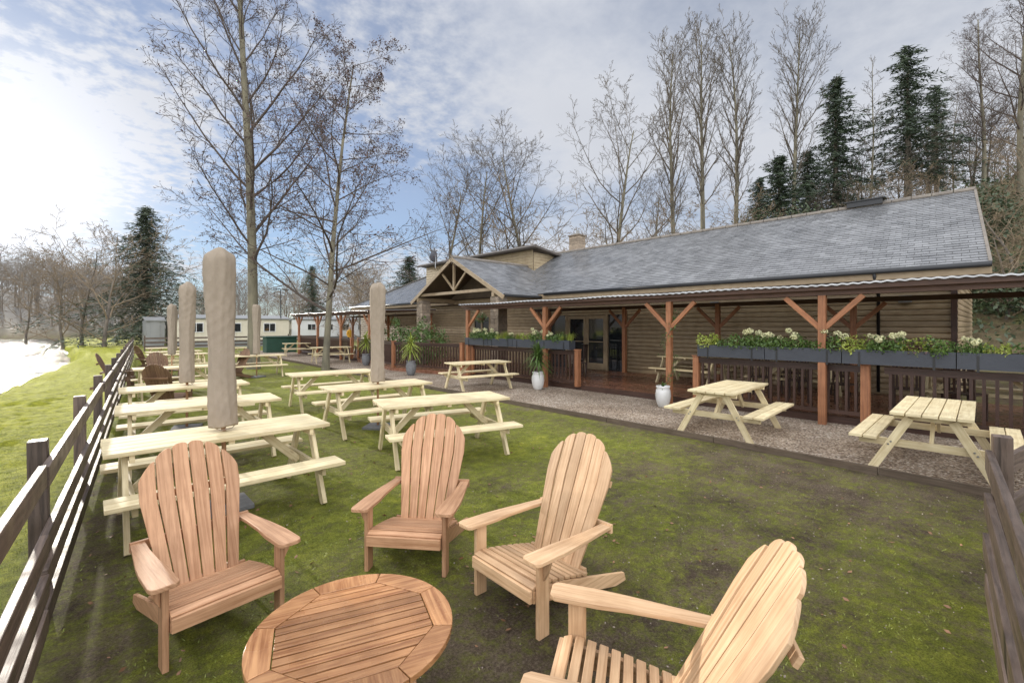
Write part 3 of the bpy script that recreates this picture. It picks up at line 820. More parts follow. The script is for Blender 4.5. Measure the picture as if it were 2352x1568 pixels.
# ------------------------------------------------------------ pergolas
def pergola(name,label,y0,y1,fy,by,x0=9.79,x1=13.2):
    T=thing(name,label,'pergola')
    zt=2.46
    for (xs,ysl) in((x0,fy),(x1,by)):
        for y in ysl:
            mb=MB(); zb=0 if xs==x0 else .15
            mb.box((xs,y,(zb+zt-.11)/2+zb/2),(.12,.12,zt-.11-zb)); part('post',mb,'cedar',T,bevel=.006)
            for s in(-1,1):
                if y+s*.6<y0 or y+s*.6>y1: continue
                mb=MB(); mb.beam((xs+.003*s,y+s*.04,zt-.70),(xs+.003*s,y+s*.60,zt-.13),.065,.09); part('brace',mb,'cedar',T,bevel=.004)
        mb=MB(); mb.box((xs,(y0+y1)/2,zt-.055),(.09,y1-y0,.11)); part('beam',mb,'beam',T)
    y=y0+.05
    while y<y1:
        mb=MB(); mb.beam((x0-.14,y,zt+.028),(x1+.2,y,zt+.168),.045,.055); part('rafter',mb,'beam',T); y+=.62
    mb=MB(); mb.box((x0-.16,(y0+y1)/2,zt+.018),(.025,y1-y0,.082)); part('front_fascia',mb,'beam',T)
    n=int((y1-y0)/.02); vs=[];fs=[]
    for i in range(n+1):
        y=y0-.05+(y1-y0+.1)*i/n; dz=.008*math.sin(y/.076*math.pi)+.010*math.sin(y*2.1)
        for (xx,zz) in((x0-.225,zt+.055),(x0-.22,zt+.082),(x0+1.2,zt+.130),(x1+.25,zt+.215)): vs.append((xx,y,zz+dz))
    for i in range(n):
        for k in range(3):
            a_=i*4+k; fs.append((a_,a_+1,a_+5,a_+4))
    me=bpy.data.meshes.new('roof_sheet'); me.from_pydata(vs,[],fs); me.materials.append(M['poly']); me.update()
    part('roof_sheet',me,None,T,smooth=True)
    return T
pergola('timber_pergola','reddish timber pergola with corrugated roof over the decking',-3.4,12.95,[-1.0,2.2,5.18,9.06,12.75],[-1.0,2.35,5.5,8.6,12.0])
pergola('timber_pergola','reddish timber pergola beyond the porch with corrugated roof',20.2,31.2,[20.4,23.7,27.0,30.2],[20.4,25,30])
T=thing('timber_shelter','small reddish timber shelter beyond the end wall','shelter',(17.0,-.9,0))
for (x,y) in((0,0),(0,-3),(3,0),(3,-3)):
    mb=MB(); mb.box((x,y,1.2),(.13,.13,2.4)); part('post',mb,'cedar',T)
for y in(0,-3):
    mb=MB(); mb.box((1.5,y,2.4),(3.6,.1,.16)); part('beam',mb,'cedar',T)
mb=MB(); mb.beam((.05,0,1.8),(.6,0,2.35),.08,.1); part('brace',mb,'cedar',T)
mb=MB(); mb.beam((.02,-.05,1.8),(.02,-.6,2.35),.08,.1); part('brace',mb,'cedar',T)
mb=MB(); thick(mb,(-.5,.4,2.5),(-.5,-3.4,2.5),(1.5,-3.4,3.1),(1.5,.4,3.1),.06); thick(mb,(3.5,.4,2.5),(3.5,-3.4,2.5),(1.5,-3.4,3.1),(1.5,.4,3.1),.06); part('roof',mb,'lead',T)

# ------------------------------------------------------------ balustrades
balme=None
def balustrade(p0,p1,zb,h,label,newel0=True,newel1=True,sp=.135):
    global balme
    p0=Vector(p0);p1=Vector(p1);L=(p1-p0).length;a=math.atan2(p1.y-p0.y,p1.x-p0.x)
    T=thing('balustrade',label,'railing',(p0.x,p0.y,zb),a,'balustrades round the decking')
    mb=MB(); mb.box((L/2,0,h-.025),(L-.12,.09,.045)); mb.box((L/2,0,h-.085),(L-.12,.045,.07)); part('top_rail',mb,'darkwood',T)
    mb=MB(); mb.box((L/2,0,.12),(L-.12,.045,.07)); part('bottom_rail',mb,'darkwood',T)
    if balme is None:
        mb=MB(); mb.box((0,0,.5),(.042,.036,1.0)); balme=mb.mesh('baluster'); balme.materials.append(M['darkwood'])
    n=int(L/sp)
    for i in range(1,n):
        o=bpy.data.objects.new('baluster',balme); put(o,T); o.location=(i*L/n,0,.155); o.scale=(1,1,(h-.275))
    for f_,x in((newel0,0),(newel1,L)):
        if f_:
            mb=MB(); mb.box((x,0,h/2),(.13,.13,h+.02)); mb.box((x,0,h+.03),(.16,.16,.03)); part('newel_post',mb,'cedar',T,bevel=.004)
    return T
lb='dark brown timber balustrade at the front of the decking'
balustrade((9.97,4.62),(9.97,1.6),.12,.98,lb,True,True)
balustrade((9.97,1.4),(9.97,-2.6),.12,.98,lb,False,False)
balustrade((9.97,8.0),(9.97,12.7),.12,.98,lb)
balustrade((9.72,13.0),(8.95,16.5),.14,1.02,'dark brown timber balustrade round the porch deck')
balustrade((8.95,16.5),(9.9,21.8),.14,1.02,'dark brown timber balustrade round the porch deck')
balustrade((9.8,22.4),(9.8,30),.14,1.02,'dark brown timber balustrade under the far pergola')

def tuft(seed,kind):
    rs=np.random.RandomState(seed)
    if kind=='grass':
        Vs=[];Fs=[]
        for i in range(120):
            a=rs.uniform(0,6.28);o=rs.uniform(.3,1);L=rs.uniform(.18,.36)
            p=np.array([rs.normal(0,.03),rs.normal(0,.03),0.]);w=.006
            dx,dy=math.cos(a),math.sin(a)
            b=len(Vs)
            for k in range(4):
                q=k/3; c=p+np.array([dx*o*L*q*q*.9,dy*o*L*q*q*.9,L*(q-.45*o*q*q)])
                ww=w*(1-q)+.001
                Vs.append(c+np.array([-dy*ww,dx*ww,0]));Vs.append(c+np.array([dy*ww,-dx*ww,0]))
            for k in range(3): Fs.append((b+2*k,b+2*k+1,b+2*k+3,b+2*k+2))
        return fast('foliage',Vs,Fs,'leafy')
    n=560; P=rs.normal(0,1,(n,3)); P/=np.linalg.norm(P,axis=1)[:,None]; P*=rs.uniform(.35,1,n)[:,None]**.6
    P*=np.array([.21,.22,.14]); P[:,2]+=.09; P*=1+.3*np.sin(P[:,:1]*30+seed)
    V,F=leafcloud(P,.024,0,.6,rs)
    return fast('foliage',V,F,{'shrub':'leafg','red':'leafred','green':'leafy'}[kind])
def flowering(kind,seed,label,nb=3):
    T=thing('planter_plant',label,'plant',group='plants in the planter boxes')
    part('foliage',tuft(seed,kind),None,T)
    if kind=='shrub':
        rs=np.random.RandomState(seed+50)
        for i in range(nb):
            c=np.array([rs.uniform(-.16,.16),rs.uniform(-.16,.16),rs.uniform(.20,.34)])
            P=rs.normal(0,1,(110,3));P/=np.linalg.norm(P,axis=1)[:,None]
            V,F=leafcloud(P*.048*np.array([1,1,.8])+c,.013,0,.9,rs); part('bloom',fast('bloom',V,F,'bloom'),None,T)
            mb=MB(); mb.tube([(c[0]*.4,c[1]*.4,0),tuple(c)],[.004,.003],5); part('stem',mb,'leafg',T)
    return T
pls=[flowering('grass',1,'yellow-green arching grass growing in planter box'),flowering('shrub',2,'hydrangea with cream flower heads in planter box',4),
     flowering('red',3,'dark red leafy plant in planter box'),flowering('green',4,'yellow-green leafy shrub in planter box'),flowering('shrub',8,'leafy green hydrangea with cream blooms in planter box',4),
     flowering('shrub',12,'leafy green plant in planter box',0)]
pw=[0,0,0,1,1,1,2,3,3,4,4,5,5]
def planter(y0,y1):
    T=thing('planter_box','dark slate grey planter box mounted on the balustrade','planter',(9.86,(y0+y1)/2,1.14),0,'planter boxes on the balustrade')
    L=y1-y0-.012;w=.26;h=.25
    mb=MB(); 
    mb.box((-w/2,0,h/2),(.012,L,h));mb.box((w/2,0,h/2),(.012,L,h));mb.box((0,-L/2+.006,h/2),(w-.014,.012,h));mb.box((0,L/2-.006,h/2),(w-.014,.012,h));mb.box((0,0,.008),(w-.014,L-.03,.012))
    part('trough',mb,'planter',T)
    mb=MB(); mb.box((0,0,h-.04),(w-.03,L-.03,.02)); part('soil',mb,'soil',T)
    for s in(-1,1):
        mb=MB(); mb.box((-w/2-.008,s*L*.33,h*.35),(.006,.03,h*1.0)); part('bracket',mb,'black',T)
    k=int(L/.28)
    for i in range(k):
        p=pls[rnd.choice(pw)]
        sv=rnd.uniform(.75,1.2)
        dup(p,(9.86+rnd.uniform(-.03,.03),y0+(i+.5)*(y1-y0)/k+rnd.uniform(-.08,.08),1.34),rnd.random()*6,[sv]*3)
yy=4.5
for L in(1.35,1.25,1.45,1.35,1.3): planter(yy-L,yy); yy-=L
yy=8.1
for L in(1.15,1.15,1.2,1.25): planter(yy,yy+L); yy+=L
for i,p in enumerate(pls): p.location=(9.86,[4.2,3.1,2.0,.9,11.5,8.6][i],1.34)

def palm_pot(loc,label,kind,potm='pot',s=1):
    T=thing('potted_plant',label,'potted plant',loc,rnd.random()*6,'potted plants by the decking'); T.scale=(s*.92,s*.92,s)
    mb=MB(); mb.lathe([(.11,0),(.13,.02),(.18,.14),(.205,.28),(.19,.42),(.165,.47),(.185,.50),(.185,.53),(.155,.53),(.15,.46)],28); part('pot',mb,potm,T,smooth=True)
    rs=np.random.RandomState(int(loc[1]*10))
    Vs=[];Fs=[]
    zt={'palm':1.15,'cordy':1.25,'small':.5}[kind]
    if kind!='small':
        mb=MB(); mb.tube([(0,0,.45),(.02,0,.75),(0,.01,zt)],[.035,.04,.03],8); part('stem',mb,'bark',T)
    nb={'palm':190,'cordy':150,'small':30}[kind]
    for i in range(nb):
        a=rs.uniform(0,6.28);el=rs.uniform(-.5,1.4);L=rs.uniform(.38,.66)*(1 if kind!='small' else .35)
        d=np.array([math.cos(a)*math.cos(el),math.sin(a)*math.cos(el),math.sin(el)])
        p=np.array([0,0,zt-rs.uniform(0,.4)]) if kind!='small' else np.array([0,0,.5]); b=len(Vs);w=.018
        sd=np.array([-math.sin(a),math.cos(a),0])
        for k in range(4):
            q=k/3;c=p+d*L*q-np.array([0,0,.18*L*q*q*2]);ww=w*math.sin(math.pi*(.15+.85*q))+.001
            Vs.append(c+sd*ww);Vs.append(c-sd*ww)
        for k in range(3): Fs.append((b+2*k,b+2*k+1,b+2*k+3,b+2*k+2))
    part('fronds',fast('fronds',Vs,Fs,'leafg' if kind!='cordy' else 'leafy'),None,T)
palm_pot((9.25,8.84,.01),'white glazed pot with green yucca on gravel','palm','pot',.95)
palm_pot((9.3,5.07,.01),'white glazed pot at the deck entrance','small','pot',.88)
palm_pot((8.55,14.5,.01),'grey pot with bright yellow-green cordyline by porch deck','cordy','concrete')
palm_pot((9.2,19.5,.01),'pot with yellow-green cordyline near porch steps','cordy','concrete')
T=thing('climbing_plant','climbing vine twined up a pergola post','plant',(9.79,5.18,0))
P=[];
for i in range(520):
    q=nr.rand(); z=.1+2.2*q; a=z*6+nr.normal(0,.5); P.append((.10*math.cos(a)+nr.normal(0,.04),.10*math.sin(a)+nr.normal(0,.07),z))
V,F=leafcloud(np.array(P),.022); part('leaves',fast('leaves',V,F,'leafg'),None,T)
mb=MB(); mb.tube([(.09*math.cos(k*.6),.09*math.sin(k*.6),.1*k) for k in range(23)],[.006]*23,5); part('stem',mb,'bark',T)
for (x,y,z) in((10.9,13.4,2.1),(10.9,19.9,2.0),(10.6,20.6,1.5)):
    T=thing('hanging_basket','hanging basket of green trailing plants by porch','hanging basket',(x,y,z),0,'hanging baskets at the porch')
    mb=MB(); mb.lathe([(.05,-.15),(.14,-.08),(.17,0)],16); part('basket',mb,'old',T)
    P=nr.normal(0,1,(350,3));P/=np.linalg.norm(P,axis=1)[:,None];P*=nr.uniform(.4,1,350)[:,None]*np.array([.28,.28,.22])
    V,F=leafcloud(P,.03); part('foliage',fast('foliage',V,F,'leafg'),None,T)
    for k in range(3):
        mb=MB(); mb.tube([(.16*math.cos(k*2.1),.16*math.sin(k*2.1),0),(0,0,.45)],[.004,.004],4); part('chain',mb,'black',T)
def shrub(name,label,loc,rad,n,mat,size,seed,group=None):
    rs=np.random.RandomState(seed)
    T=thing(name,label,'bush',loc,0,group)
    P=rs.normal(0,1,(n,3));P/=np.linalg.norm(P,axis=1)[:,None]
    lump=1+.28*np.sin(P[:,0]*5+seed)*np.cos(P[:,1]*4+1)+.2*np.sin(P[:,2]*9+P[:,0]*7)
    P=P*(rs.uniform(.45,1,n)**.5*lump)[:,None]*np.array(rad); P[:,2]+=rad[2]*.9
    P=P[P[:,2]>0.02]
    V,F=leafcloud(P,size,0,.6,rs); part('crown',fast('crown',V,F,mat),None,T)
    mb=MB()
    for k in range(4): mb.tube([(0,0,0),(rs.normal(0,.25)*rad[0],rs.normal(0,.25)*rad[1],rad[2]*1.1)],[.05,.02],5)
    part('trunk',mb,'bark',T)
    return T
shrub('garden_bush','leafy green bush in front of porch wall',(10.6,16.9,.15),(.8,1.0,.95),2600,'leafg',.055,3)
shrub('garden_bush','leafy green bush beside porch pillar',(10.7,19.2,.15),(.5,.6,.95),1200,'leafg',.055,4)

def dchair():
    T=thing('dining_chair','dark brown wooden slat-back chair on decking','chair',group='wooden chairs on the decking')
    mb=MB()
    for k in range(5): mb.box((0,-.18+.09*k,.46),(.42,.082,.02))
    part('seat',mb,'darkwood',T)
    for x in(-.19,.19):
        mb=MB(); mb.box((x,-.19,.225),(.04,.04,.45)); part('leg',mb,'darkwood',T)
        mb=MB(); mb.beam((x,.2,0),(x,.24,.98),.04,.04); part('leg',mb,'darkwood',T)
    mb=MB()
    for k in range(5): mb.beam((-.14+.07*k,.215,.5),(-.14+.07*k,.235,.95),.035,.015)
    mb.box((0,.238,.96),(.42,.03,.07)); part('backrest',mb,'darkwood',T)
    return T
dc=dchair(); dc.location=(11.4,3.0,.15); dc.rotation_euler=(0,0,R(100))
for (x,y,a) in((11.3,2.2,80),(11.4,1.2,95),(11.3,.4,70),(11.5,3.8,100),(13.0,2.6,-90),(13.1,3.6,-85),(13.1,.6,-95),(11.2,-.6,80),(11.6,9.3,60),(11.3,10.6,100),(12.8,10.2,200),(11.4,26,70)):
    dup(dc,(x,y,.15),R(a))

# ------------------------------------------------------------ caravans and distant things
def caravan(label,loc,L,Wd,Hh,mat,rz=0,win=4):
    T=thing('static_caravan',label,'caravan',loc,rz,'static caravans in the park')
    mb=MB(); n=int(L/.25)
    for i in range(n): mb.box(((i+.5)*L/n,Wd/2,.45+(Hh-.6)/2),(L/n-.01,Wd,Hh-.6))
    mb.box((L/2,Wd/2,.45+(Hh-.6)/2),(L-.05,Wd-.03,Hh-.61))
    part('body',mb,mat,T)
    mb=MB(); mb.box((L/2,Wd/2,.22),(L-.1,Wd-.1,.44)); part('skirt',mb,'grey',T)
    mb=MB(); thick(mb,(-.1,-.15,Hh-.15),(L+.1,-.15,Hh-.15),(L+.1,Wd/2,Hh+.15),(-.1,Wd/2,Hh+.15),.07);thick(mb,(-.1,Wd+.15,Hh-.15),(L+.1,Wd+.15,Hh-.15),(L+.1,Wd/2,Hh+.15),(-.1,Wd/2,Hh+.15),.07)
    mb.box((L/2,-.06,Hh-.2),(L,.08,.1))
    part('roof',mb,'grey',T)
    for i in range(win):
        x=L*(i+.6)/(win+.2)
        mb=MB(); mb.box((x,-.02,1.65),(1.0,.05,.8)); o=part('window',mb,'white',T)
        for q in(-.235,.235):
            mb=MB(); mb.box((x+q,-.035,1.65),(.42,.04,.68)); part('glass_pane',mb,'glass',o)
    mb=MB(); mb.box((L*.47,-.02,1.35),(.6,.05,1.8)); part('door',mb,'white' if win else 'grey',T)
caravan('cream static caravan with ribbed panels and low pitched roof',(4.9,45,0),8.8,3.4,2.6,'caravan',win=3)
caravan('small grey static caravan beside cream one',(3.5,47,0),1.2,4,2.4,'grey',win=0)
caravan('white static caravan beyond pergola',(19,58,0),9,3.4,2.75,'white')
caravan('cream static caravan in the park',(15.5,66,0),9,3.4,2.7,'caravan')
caravan('white static caravan in the park',(24,46,0),9,3.4,2.7,'white')
T=thing('lamp_post','black lamp post with two heads near caravans','street lamp',at(-.508,42)+(0,))
mb=MB(); mb.tube([(0,0,0),(0,0,5.2)],[.06,.045],8); part('pole',mb,'black',T)
for s in(-1,1):
    mb=MB(); mb.box((s*.38,0,5.15),(.6,.22,.08),(0,s*R(8),0)); part('lamp_head',mb,'black',T)
fence('wooden_fence','dark fence along the caravan park',(3,41.5),Vector((1,0)),0,12,[0,2.4,4.8,7.2,9.6,12],1.1,[(.9,.12),(.6,.12),(.3,.12)],1,.06)
T=thing('storage_bin','dark green storage bin beside lawn edge','bin',at(-.51,31)+(0,))
mb=MB(); mb.box((0,0,.5),(1.9,.9,1.0)); part('body',mb,'green',T,bevel=.03)
mb=MB(); mb.box((0,0,1.04),(2.0,1.0,.08)); part('lid',mb,'green',T,bevel=.02)
T=thing('red_bin','small red bin beside the caravan','bin',at(-.795,38)+(0,))
mb=MB(); mb.lathe([(.2,0),(.24,.8),(.26,.82),(.2,.95),(.05,1.0)],14); part('body',mb,'red',T,smooth=True)
mb=MB(); mb.box((0,0,.02),(.5,.5,.04)); part('base',mb,'concrete',T)
def person(loc,rz):
    V=[(0,0,.92),(0,0,1.15),(0,.0,1.38),(0,-.01,1.50),(0,-.02,1.60),(0,-.02,1.70),(.10,0,.86),(.11,-.01,.48),(.11,.02,.08),(.11,-.12,.03),(-.10,0,.86),(-.11,.02,.48),(-.11,.05,.08),(-.11,-.09,.03),
       (.19,0,1.40),(.25,.02,1.12),(.24,-.10,.90),(.24,-.15,.83),(-.19,0,1.40),(-.25,.02,1.12),(-.22,-.14,.95),(-.21,-.2,.90)]
    E=[(0,1),(1,2),(2,3),(3,4),(4,5),(0,6),(6,7),(7,8),(8,9),(0,10),(10,11),(11,12),(12,13),(2,14),(14,15),(15,16),(16,17),(2,18),(18,19),(19,20),(20,21)]
    r=[.15,.14,.15,.06,.10,.085,.10,.07,.05,.045,.10,.07,.05,.045,.075,.055,.04,.03,.075,.055,.04,.03]
    me=bpy.data.meshes.new('person'); me.from_pydata(V,E,[]); o=put(bpy.data.objects.new('person',me))
    sk=o.modifiers.new('s','SKIN'); 
    for i,v in enumerate(me.skin_vertices[0].data): v.radius=(r[i],r[i]*.85); v.use_root=(i==0)
    o.modifiers.new('ss','SUBSURF').levels=1
    bake(o); me=o.data
    for m in (plain('trousers',(.02,.02,.03)),plain('yellow_jacket',(.65,.33,.02)),plain('skin',(.5,.3,.2))): me.materials.append(m)
    for p in me.polygons:
        z=p.center.z; p.material_index=0 if z<.9 and abs(p.center.x)<.19 else (2 if z>1.5 or (z<.9) else 1); p.use_smooth=True
    o.location=loc;o.rotation_euler=(0,0,rz); o['label']='person in yellow jacket and dark trousers standing by pergola'; o['category']='person'
person(at(-.357,35)+(0,),.4)

# ------------------------------------------------------------ trees
class TB:
    def __init__(s): s.V=[];s.F=[]
    def tube(s,pts,rads,n):
        o=len(s.V);m=len(pts)
        for k in range(m):
            d=pts[min(k+1,m-1)]-pts[max(k-1,0)]
            ref=Vector((1,0,0)) if abs(d.z)>.7*d.length else Vector((0,0,1))
            a=d.cross(ref).normalized();c=d.cross(a).normalized();p=pts[k];r=rads[k]
            for i in range(n):
                t=2*math.pi*i/n; s.V.append(p+a*(r*math.cos(t))+c*(r*math.sin(t)))
        for k in range(m-1):
            for i in range(n):
                j=(i+1)%n; s.F.append((o+k*n+i,o+k*n+j,o+(k+1)*n+j,o+(k+1)*n+i))
def growtree(seed,H,r,n,ang,lr,start,wig,trop,seg=(12,6,4,3,2),sides=(9,5,3,3,3),rmin=.008,shape='round',taper=.88,lean=(0,0),rk=.022):
    rg=random.Random(seed); tr=TB();cr=TB();tips=[]
    mx=len(n)
    wig=tuple(wig)+(wig[-1],)*3; trop=tuple(trop)+(trop[-1],)*3; seg=tuple(seg)+(2,2); sides=tuple(sides)+(3,3)
    def g(p,d,L,r,lev):
        ns=seg[lev];pts=[p];rd=[r];ds=[d]
        for i in range(ns):
            w=wig[lev]
            d=(d+Vector((rg.gauss(0,w),rg.gauss(0,w),rg.gauss(0,w*.7)+trop[lev]))).normalized()
            p=p+d*(L/ns);pts.append(p);ds.append(d)
            rd.append(max(r*(1-taper*(i+1)/ns),rmin))
        if lev==0: rd[0]*=1.35
        (tr if lev==0 else cr).tube(pts,rd,sides[lev])
        if lev<mx:
            az=rg.random()*6.28
            for k in range(n[lev]):
                f=start[lev]+(1-start[lev])*(k+rg.random()*.9)/n[lev]
                x=f*ns;i0=min(ns-1,int(x));q=x-i0
                pp=pts[i0].lerp(pts[i0+1],q);dd=ds[i0+1];rr=rd[i0]*(1-q)+rd[i0+1]*q
                az+=2.4+rg.uniform(-.5,.5)
                a=R(ang[lev])*rg.uniform(.7,1.25)
                if lev==0 and shape!='poplar': a*=(1.15-.45*f)
                ref=Vector((1,0,0)) if abs(dd.z)>.7 else Vector((0,0,1))
                u=dd.cross(ref).normalized();v=dd.cross(u)
                cd=(dd*math.cos(a)+(u*math.cos(az)+v*math.sin(az))*math.sin(a)).normalized()
                if lev==0:
                    h=(f-start[0])/(1-start[0])
                    s={'round':.55+.75*math.sin(math.pi*min(1,.15+.8*h)),'cone':1.15-.85*h,'poplar':.5+.8*math.sin(math.pi*(.1+.8*h))}[shape]
                else: s=1.1-.5*f
                cl=L*lr[lev]*s*rg.uniform(.7,1.2)
                g(pp,cd,cl,max(rmin,min(rr*.55,cl*rk*.8+.003)),lev+1)
        else: tips.append(p)
    g(Vector((0,0,-.3)),Vector((lean[0],lean[1],1)).normalized(),H,r,0)
    return tr,cr,tips
def treemesh(args,tm,cm,leaf=0,lsize=.03):
    tr,cr,tips=growtree(**args)
    a=fast('trunk',tr.V,tr.F,tm,True)
    b=fast('crown',cr.V,cr.F,cm)
    l=None
    top=max(v.z for v in cr.V)
    if leaf:
        rs=np.random.RandomState(args['seed'])
        P=np.array([tuple(t) for t in tips]); idx=rs.randint(0,len(P),leaf)
        P=P[idx]+rs.normal(0,.07,(leaf,3))
        V,F=leafcloud(P,lsize,0,.6,rs); l=fast('leaves',V,F,'catkin')
    return a,b,l,top
def tree(meshes,label,loc,rz=0,scale=1,group=None,name='bare_tree',zs=None):
    T=thing(name,label,'tree',loc,rz,group)
    T.scale=(scale,scale,zs or scale)
    part('trunk',meshes[0],None,T); part('crown',meshes[1],None,T)
    if meshes[2]: part('leaves',meshes[2],None,T)
    return T
A1=dict(seed=11,H=20,r=.21,n=(34,9,7,3),ang=(46,38,38,35),lr=(.24,.42,.42,.5),start=(.2,.15,.1,.1),wig=(.014,.08,.13,.16),trop=(.012,.06,.03,.0),rmin=.0065,shape='cone',taper=.8,rk=.014)
A2=dict(seed=23,H=13.0,r=.14,n=(28,9,6,3),ang=(68,42,42,40),lr=(.44,.42,.42,.5),start=(.2,.15,.1,.1),wig=(.025,.10,.14,.18),trop=(.012,.015,.01,-.01),rmin=.0065,shape='cone',taper=.82,rk=.011)
t1=treemesh(A1,'barkg','twig',5000,.036); t2=treemesh(A2,'barkg','twig',10000,.040)
x,y=at(-.567,19); tree(t1,'tall bare birch-like tree with upswept twigs on the lawn',(x,y,0),.6,1.05)
tree(t2,'bare alder tree with small brown catkins beside gravel',(7.04,18.6,0),1.0)
BR=[treemesh(dict(seed=31+i,H=20,r=.28,n=(18,7,5,4),ang=(50,40,40,38),lr=(.34,.44,.42,.45),start=(.22,.25,.15,.1),wig=(.035,.09,.12,.15),trop=(.01,.07,.05,.02),rmin=.012,shape='round',taper=.85,rk=.018),'barkg','twigb') for i in range(3)]
PO=[treemesh(dict(seed=51+i,H=27,r=.28,n=(36,6,5,3),ang=(26,26,26,26),lr=(.18,.42,.42,.5),start=(.28,.15,.1,.1),wig=(.018,.06,.08,.10),trop=(.01,.09,.06,.03),rmin=.012,shape='poplar',taper=.85,rk=.017),'barkg','twigb') for i in range(2)]
SP=[treemesh(dict(seed=61,H=17,r=.11,n=(24,6,3,),ang=(40,35,35),lr=(.16,.42,.42),start=(.3,.2,.1),wig=(.02,.09,.12,.1),trop=(.0,.05,.02,.0),rmin=.010,shape='cone',taper=.85,rk=.016),'barkg','twigb')]
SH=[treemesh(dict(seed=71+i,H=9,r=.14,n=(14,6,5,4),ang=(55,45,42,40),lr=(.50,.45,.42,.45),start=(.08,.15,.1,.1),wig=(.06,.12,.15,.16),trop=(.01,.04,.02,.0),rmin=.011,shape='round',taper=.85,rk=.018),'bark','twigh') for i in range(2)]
def hz(x,y): return float(height(x,y))
gB='bare trees on the bank behind the clubhouse'
def bt(u,d,top,kind,i=0,rz=None,w=1,lab='tall bare deciduous tree on the wooded bank'):
    x,y=at((u-1176)/1045,d); z=hz(x,y)-.2; Ht=1.8+(748-top)*d/1045-z
    ms={'b':BR,'p':PO,'s':SP,'h':SH}[kind]; ms=ms[i%len(ms)]
    s=Ht/ms[3]
    tree(ms,lab,(x,y,z),rz if rz is not None else rnd.random()*6,s*w,gB,zs=s)
for q in [(1015,47,330,'b',0),(1095,47,305,'b',1),(1215,45,275,'b',2),(1405,38,195,'b',1),(1500,50,370,'b',2),
          (1550,41,60,'p',0),(1615,42,-5,'p',1),(1692,41,20,'p',0),(1822,38,15,'p',1),(1995,36,115,'s',0),(2190,38,200,'s',0)]:
    bt(*q,w=1.1)
for (u,d,top,i) in [(1160,50,440,0),(1330,34,500,0),(1470,33,470,1),(1580,33,460,0),(1700,33,440,1),(1960,32,390,0),(2060,31,380,1),(2170,30,370,0),(2260,24,420,1),(2330,21,380,0),(2300,28,280,0),(2380,24,280,1),(2310,19,480,1)]:
    bt(u,d,top,'h',i,w=1.3,lab='bushy bare shrub on the brown bank')
for (u,d,top) in [(2345,27,-160),(2260,33,40)]:
    x,y=at((u-1176)/1045,d); z=hz(x,y)-.2; Ht=1.8+(748-top)*d/1045-z
    tree(t1,'tall slender bare tree at the end of the clubhouse',(x,y,z),2.0+u,Ht/20*1.1,gB,zs=Ht/20)
def conifer(H,Rm,seed,mat,nb=260,start=.08,pw=.6):
    rs=np.random.RandomState(seed)
    Vs=[];
    for b in range(nb):
        f=start+(1-start)*((b+rs.rand())/nb)**1.0
        a=b*2.4+rs.normal(0,.3)
        L=Rm*(1.02-f)**pw*rs.uniform(.3,1.25)*(1+.35*math.sin(f*13+a+seed))
        z=H*f
        el=.15+.5*f
        k=int(5+L*4)
        for j in range(k):
            q=(j+.6)/k
            c=np.array([math.cos(a)*L*q,math.sin(a)*L*q,z+L*q*(el*.3)-.35*L*q*q])
            for m_ in range(5):
                e=rs.normal(0,1,3)*np.array([1,1,.35])+np.array([math.cos(a),math.sin(a),-.35])*.9; e/=np.linalg.norm(e)
                w=rs.normal(0,1,3); w-=e*np.dot(e,w); w/=np.linalg.norm(w)
                s=rs.uniform(.15,.32)*(H/18)
                c0=c+rs.normal(0,.12,3)
                Vs+= [c0-w*s*.2,c0+w*s*.2,c0+e*s*1.5]
    V=np.array(Vs);F=np.arange(len(V)).reshape(-1,3)
    cr=fast('crown',V,F,mat)
    tb=TB(); tb.tube([Vector((0,0,-.4)),Vector((0.05,0,H*.5)),Vector((0,0,H))],[H*.016,H*.009,.02],8)
    for b in range(60):
        f=.1+.85*b/60;L=Rm*(1-f)*.9;a=b*2.4
        tb.tube([Vector((0,0,H*f)),Vector((math.cos(a)*L,math.sin(a)*L,H*f-.1*L))],[.03,.01],3)
    return fast('trunk',tb.V,tb.F,'bark'),cr,None
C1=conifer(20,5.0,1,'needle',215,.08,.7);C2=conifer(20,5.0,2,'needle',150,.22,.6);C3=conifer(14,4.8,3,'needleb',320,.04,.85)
def ct(u,d,top,C,H,s=1,lab='dark green conifer on the wooded bank'):
    x,y=at((u-1176)/1045,d);z=hz(x,y)-.2;Ht=1.8+(748-top)*d/1045-z
    tree(C,lab,(x,y,z),rnd.random()*6,Ht/H*s,'conifers behind the clubhouse','conifer_tree',zs=Ht/H)
ct(1920,38,180,C1,20,1.3);ct(2085,36,110,C2,20,1.4);ct(2150,40,200,C2,20,1.2);ct(1790,35,360,C1,20,1.8);ct(1855,38,350,C2,20,1.6);ct(1745,38,410,C1,20,1.5)
ct(335,44,478,C3,14,1.5,'broad dark conifer beside the riverside path')
ct(717,62,612,C1,20,1.2,'dark conifer beyond the caravans')
ct(940,58,590,C1,20,1.8,'dark evergreen tree behind the clubhouse')
gH='evergreen bushes on the bank'
for i,(u,d,w_,h_) in enumerate([(1760,33,2.8,3.2),(1850,33,2.6,2.8),(2230,24,2,1.8),(2300,19.5,1.8,.9)]):
    x,y=at((u-1176)/1045,d); shrub('evergreen_bush','dense evergreen bush on the bank',(x,y,hz(x,y)-.2),(w_,w_,h_),3200,'leafdark',.10,30+i,gH)
gS='bare riverside shrubs and trees'
for (u,d,top) in [(240,38,455),(190,42,510),(145,48,550),(60,62,610),(265,50,500)]:
    x,y=at((u-1176)/1045,d);z=min(0,hz(x,y)) if hz(x,y)>-.5 else -.5
    k=rnd.choice(SH); s=(1.8+(748-top)*d/1045-z)/k[3]
    tree(k,'bare golden-brown riverside tree with tangled twigs',(x,y,z-.1),rnd.random()*6,s*1.1,gS,zs=s)
